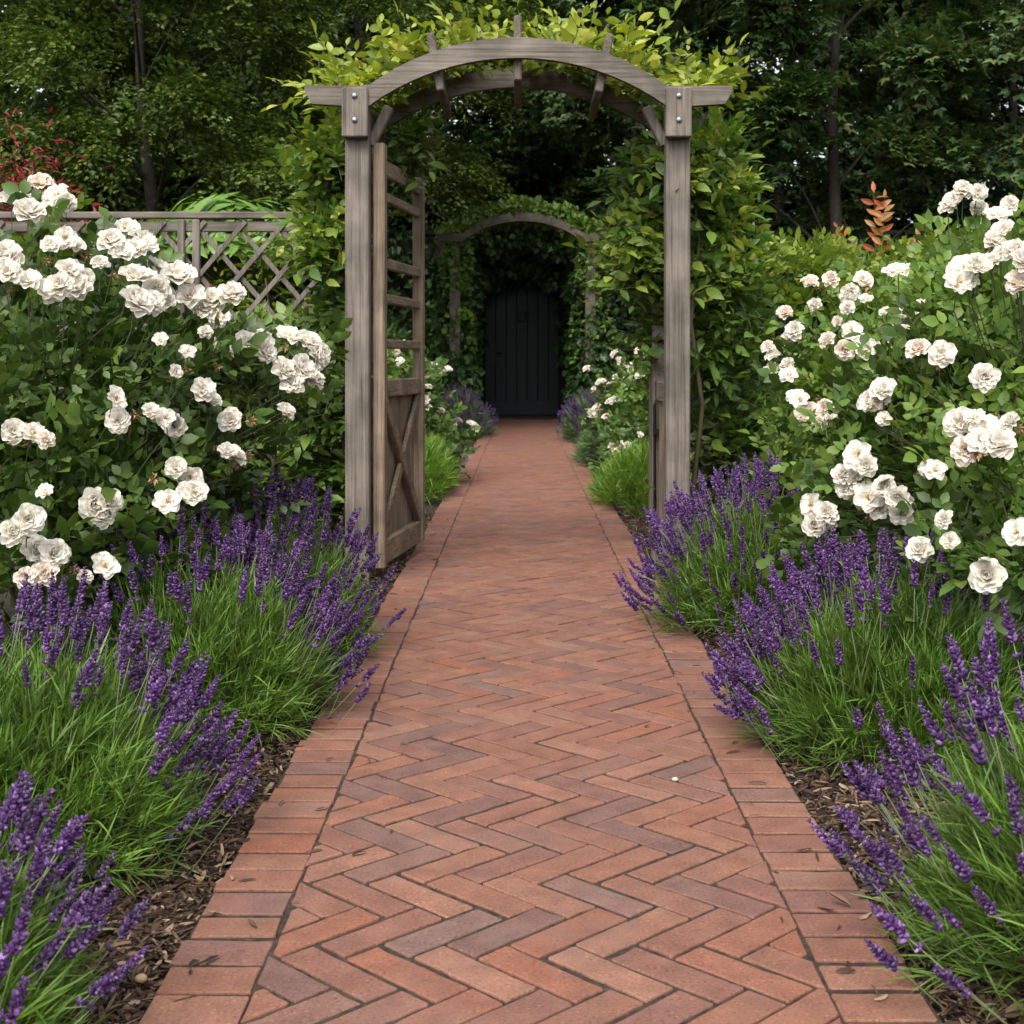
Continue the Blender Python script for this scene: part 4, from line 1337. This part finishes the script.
for i in range(nb):
    x0 = -DW2 + 2 * DW2 * i / nb + .009; x1 = -DW2 + 2 * DW2 * (i + 1) / nb - .009
    xs2 = np.linspace(x0, x1, 4)
    zt_ = [DH + DW2 * .62 * math.sqrt(max(0, 1 - (x / DW2) ** 2)) - .02 for x in xs2]
    v = np.array([[x, y, z] for y in (WY + .2, WY + .25) for x, zt2 in zip(xs2, zt_) for z in (.05, zt2)])
    f = []
    for k in range(3):
        a = 2 * k
        f += [[a, a + 2, a + 3, a + 1], [8 + a + 2, 8 + a, 8 + a + 1, 8 + a + 3], [a + 1, a + 3, 8 + a + 3, 8 + a + 1], [a + 2, a, 8 + a, 8 + a + 2]]
    f += [[0, 1, 9, 8], [6, 14, 15, 7]]
    part('plank', [(v, np.array(f), 0)], [M['door']], door)
part('kick_board', [(*beam((-DW2 + .01, WY + .185, .20), (DW2 - .01, WY + .185, .20), .025, .26), 0)], [M['door']], door)
part('threshold', [(*beam((-DW2 - .1, WY + .12, .015), (DW2 + .1, WY + .12, .015), .25, .05), 0)], [M['wallbrick']], door)
kn = part('knocker', [(*tube([(math.cos(t) * .07, WY + .17, 1.87 + math.sin(t) * .09) for t in np.linspace(0, 2 * math.pi, 15)], .012, 6, cap=False), 0)], [M['iron']], door, True)
part('handle_plate', [(*beam((-.46, WY + .192, 1.02), (-.46, WY + .192, 1.32), .07, .012, (0, 1, 0)), 0)], [M['iron']], door)
part('handle', [(*tube([(-.46, WY + .185, 1.2), (-.46, WY + .13, 1.2), (-.36, WY + .13, 1.2)], .014, 6, cap=False), 0)], [M['iron']], door, True)

ivl = one_leaf(.12, .11)
def ivy(label, loc, ells, n, new_ells, n_new, group='ivy around the dark door', scale=1.0, down=-.9):
    root = thing('ivy', label, 'ivy', loc, group)
    P, Nn = shell(ells, n, .6, 1.05, .02, .6, down)
    D = norm(Nn * .5 + rng.normal(0, .5, P.shape) + [0, 0, -.5])
    part('foliage', [(*inst(ivl, frames(D, Nn + [0, 0, .4], .35), P, scale * rng.uniform(.6, 1.25, len(P))), 0)], [M['ivy']], root)
    if n_new:
        P, Nn = shell(new_ells, n_new, .85, 1.08, .02, .6, down)
        D = norm(Nn * .7 + rng.normal(0, .5, P.shape))
        part('young_foliage', [(*inst(ivl, frames(D, Nn + [0, 0, .6], .35), P, scale * rng.uniform(.5, 1.0, len(P))), 0)], [M['ivy_new']], root)
    part('stem', [(*tube([(loc[0], loc[1], 0), (loc[0] * 1.02, loc[1], 1.0), (loc[0] * .98, loc[1], 2.0)], [.03, .025, .02], 6, cap=False), 0)], [M['cane']], root)
    return root


ivy('ivy clothing the left post of the distant arch', (-1.25, 22.3, 0), [((-1.15, 22.6, 1.1), (.42, .8, 1.2)), ((-1.05, 22.9, 2.3), (.4, .9, .6)), ((-.95, 22.0, .55), (.30, .4, .55))], 3200, [((-1.12, 22.2, 1.2), (.35, .35, 1.3))], 420)
ivy('ivy clothing the right post of the distant arch', (1.27, 22.3, 0), [((1.15, 22.6, 1.1), (.40, .8, 1.2)), ((1.1, 22.9, 2.3), (.4, .9, .6)), ((1.05, 22.0, .5), (.32, .4, .55))], 3200, [((1.15, 22.2, 1.1), (.34, .35, 1.2))], 420)
ivy('ivy crown over the top of the distant arch', (-1.3, 23.0, 0), [((-.55, 23.3, 3.0), (.6, 1.0, .30)), ((.1, 23.3, 3.12), (.7, 1.0, .30)), ((.65, 23.3, 3.0), (.55, 1.0, .30)), ((0, 24.3, 2.85), (1.1, .7, .40)), ((-.6, 24.3, 2.6), (.4, .6, .3)), ((.6, 24.3, 2.6), (.4, .6, .3))], 6200,
    [((-.95, 22.7, 3.12), (.40, .6, .16)), ((-.5, 22.7, 3.36), (.45, .6, .17)), ((0, 22.6, 3.46), (.45, .7, .19)), ((.5, 22.6, 3.36), (.45, .7, .19)), ((.95, 22.6, 3.14), (.4, .7, .17)), ((-1.05, 22.1, 2.6), (.22, .3, .5)), ((1.1, 22.1, 2.6), (.2, .3, .5))], 4200)
ivy('ivy sheet on the wall left of the dark door', (-2.6, 25.1, 0), [((-2.6, 25.1, 1.7), (1.9, .4, 1.8)), ((-6, 25.1, 1.7), (2.4, .4, 1.8)), ((-1.15, 25.0, 1.5), (.42, .35, 1.7))], 6000, [], 0, scale=1.3)
ivy('ivy sheet on the wall right of the dark door', (2.6, 25.1, 0), [((2.6, 25.1, 1.7), (1.9, .4, 1.8)), ((6, 25.1, 1.7), (2.4, .4, 1.8)), ((1.15, 25.0, 1.5), (.42, .35, 1.7))], 6000, [], 0, scale=1.3)

# ------------------------------------------------------------------ woodland
def spray_t(n, L, W, lf, droop):
    y = rng.uniform(.05, 1, n); x = rng.normal(0, .28, n) * (1 - .5 * y) * W / .3 * .6
    P = np.column_stack([x * L, y * L, -droop * L * y ** 2 + rng.normal(0, .03, n) * L])
    d = np.column_stack([np.sign(x) * .8 + rng.normal(0, .4, n), .7 + 0 * x, rng.normal(-.2, .25, n)])
    return inst(lf, frames(d, roll=.3), P, rng.uniform(.7, 1.25, n))


def star_leaf(L):
    p = []
    for a in (-62, 0, 62):
        v, f = one_leaf(L * (1 if a == 0 else .85), L * .5, .1)
        c, s = math.cos(math.radians(a)), math.sin(math.radians(a))
        v = v @ np.array([[c, -s, 0], [s, c, 0], [0, 0, 1]])
        p.append((v, f))
    return join(p)


def crown_mesh(kind, seed):
    global rng
    keep = rng
    rng = np.random.default_rng(seed)
    if kind == 'beech':
        lf, mat, n_lump, n_sp, sp_n, L = one_leaf(.082, .050), 'beech', 36, 68, 44, .85
    elif kind == 'maple':
        lf, mat, n_lump, n_sp, sp_n, L = star_leaf(.12), 'maple', 30, 50, 22, .8
    else:
        lf, mat, n_lump, n_sp, sp_n, L = one_leaf(.15, .10), 'dark_tree', 34, 34, 28, 1.1
    sprays = [spray_t(sp_n, L, .3, lf, rng.uniform(.1, .4)) for _ in range(5)]
    # lumps over a tall crown: centre 0, radius 1 sideways, z 0..1 scaled after
    ch, centres = [], []
    for i in range(n_lump):
        a = i * 2.4 + rng.normal(0, .3); zf = (i + .5) / n_lump
        rr = 2.6 * math.sin(math.pi * (.16 + .80 * zf)) * rng.uniform(.45, 1.0)
        c = np.array([rr * math.cos(a), rr * math.sin(a), 2.3 + 7.2 * zf + rng.normal(0, .2)])
        centres.append(c)
        r = np.array([1, 1, .55]) * rng.uniform(.6, 1.05)
        d = norm(rng.normal(0, 1, (n_sp, 3)) + np.array([math.cos(a), math.sin(a), .15]) * .5)
        P = c + d * r * rng.uniform(.5, 1, (n_sp, 1))
        D = norm(d * [1, 1, .35] + np.array([math.cos(a), math.sin(a), -.05]) * .6 + rng.normal(0, .2, d.shape))
        k = rng.integers(0, 5, n_sp)
        for q in range(5):
            if (k == q).any():
                ch.append((*inst(sprays[q], frames(D[k == q], roll=.25), P[k == q] - D[k == q] * .4, rng.uniform(.8, 1.2, (k == q).sum())), 0))
    me = mesh_from('crown', ch, [M[mat]])
    # trunk with limbs to the lumps
    tz_ = np.linspace(-.1, 9, 9)
    tp = np.column_stack([np.cumsum(rng.normal(0, .06, 9)), np.cumsum(rng.normal(0, .06, 9)), tz_])
    tc = [(*tube(tp, np.linspace(.12, .03, 9), 9, cap=False), 0)]
    for c in centres[::2]:
        zb = max(1.2, c[2] - 1.3)
        b0 = np.array([np.interp(zb, tz_, tp[:, 0]), np.interp(zb, tz_, tp[:, 1]), zb])
        tt = np.linspace(0, 1, 6)[:, None]
        mid = (b0 + c) / 2 + [0, 0, .35]
        tc.append((*tube((1 - tt) ** 2 * b0 + 2 * tt * (1 - tt) * mid + tt ** 2 * c, np.linspace(.028, .008, 6), 6, cap=False), 0))
    tm = mesh_from('trunk', tc, [M['bark']], True)
    rng = keep
    return me, tm


KINDS = {'beech': [crown_mesh('beech', 5), crown_mesh('beech', 6)], 'maple': [crown_mesh('maple', 7), crown_mesh('maple', 8)], 'dark': [crown_mesh('dark', 9), crown_mesh('dark', 10)]}


def tree(kind, k, x, y, s, rz, label, dz=0.0, sx=1.0):
    nm = {'beech': 'beech_tree', 'maple': 'maple_tree', 'dark': 'woodland_tree'}[kind]
    root = thing(nm, label, 'tree', (x, y, 0), 'dark trees of the wood behind the garden')
    root.rotation_euler = (0, 0, rz)
    cr, tk = KINDS[kind][k]
    c = link('crown', cr, root); t = link('trunk', tk, root)
    for o in (c, t):
        o.scale = (s * sx, s * sx, s)
    c.location = (0, 0, dz)
    return root


TREES = [
    ('beech', 0, -4.1, 15.5, .82, .3, 'layered beech tree with low boughs above the left trellis', .1, 1.0),
    ('beech', 1, -6.9, 17.0, .95, 2.1, 'beech tree at the left edge behind the red maple', .2, 1.0),
    ('beech', 1, -2.3, 19.5, 1.0, 4.0, 'beech tree just left of the front arch top', .6, .9),
    ('maple', 0, 4.0, 18.0, .95, 1.0, 'maple tree with a bare grey trunk above the right hedge', 1.0, .9),
    ('maple', 1, 7.4, 18.5, 1.0, 3.2, 'maple tree at the right edge above the tallest roses', .5, 1.0),
    ('maple', 1, 2.3, 24.0, 1.1, .4, 'dark maple tree just right of the front arch top', 1.2, .9),
    ('dark', 0, -9.5, 24.0, 1.1, .5, 'dark tree deep in the wood at the upper left corner', 0, 1.1),
    ('dark', 1, -5.6, 26.5, 1.15, 1.9, 'dark tree behind the layered beech boughs', 0, 1.1),
    ('dark', 0, -1.6, 29.0, 1.15, 2.6, 'dark tree above the distant arch, left of the door', 0, 1.05),
    ('dark', 1, 1.7, 30.5, 1.2, 3.4, 'dark tree above the distant arch, right of the door', 0, 1.05),
    ('dark', 0, 5.4, 28.0, 1.2, 4.4, 'dark tree behind the bare grey maple trunk', .6, 1.0),
    ('dark', 1, 9.6, 27.0, 1.2, 5.2, 'dark tree deep in the wood at the upper right corner', .6, 1.0),
    ('dark', 1, -9.0, 33.0, 1.3, .9, 'farthest dark tree behind the left beech trees', 0, 1.1),
    ('dark', 0, -3.6, 35.0, 1.3, 2.2, 'far dark tree left of the arch, deep in the wood', 0, 1.1),
    ('dark', 0, 3.6, 34.0, 1.3, 5.9, 'far dark tree right of the arch, deep in the wood', 0, 1.1),
    ('dark', 0, 12.4, 33.0, 1.3, 3.9, 'farthest dark tree at the upper right corner', 0, 1.1),
]
for t_ in TREES:
    tree(*t_)

# far wood that closes the view under the crowns
lf = one_leaf(.30, .22)
Pw, Nw = shell([((x, 40 + (i % 3) * 2, 2.5 + (i % 2)), (4.2, 2.0, 3.6 + (i % 3) * 1.2)) for i, x in enumerate(np.arange(-24, 25, 3.2))], 36000, .7, 1.03, .05, .75, -.3)
Dw = norm(rng.normal(0, .6, Pw.shape) + Nw * .3 + [0, 0, -.3])
link('woodland', mesh_from('woodland', [(*inst(lf, frames(Dw, Nw + [0, 0, .4], .4), Pw, rng.uniform(.6, 1.3, len(Pw))), 0)], [M['dark_tree']]), kind='stuff', label='far off dark wood seen between the tree trunks')
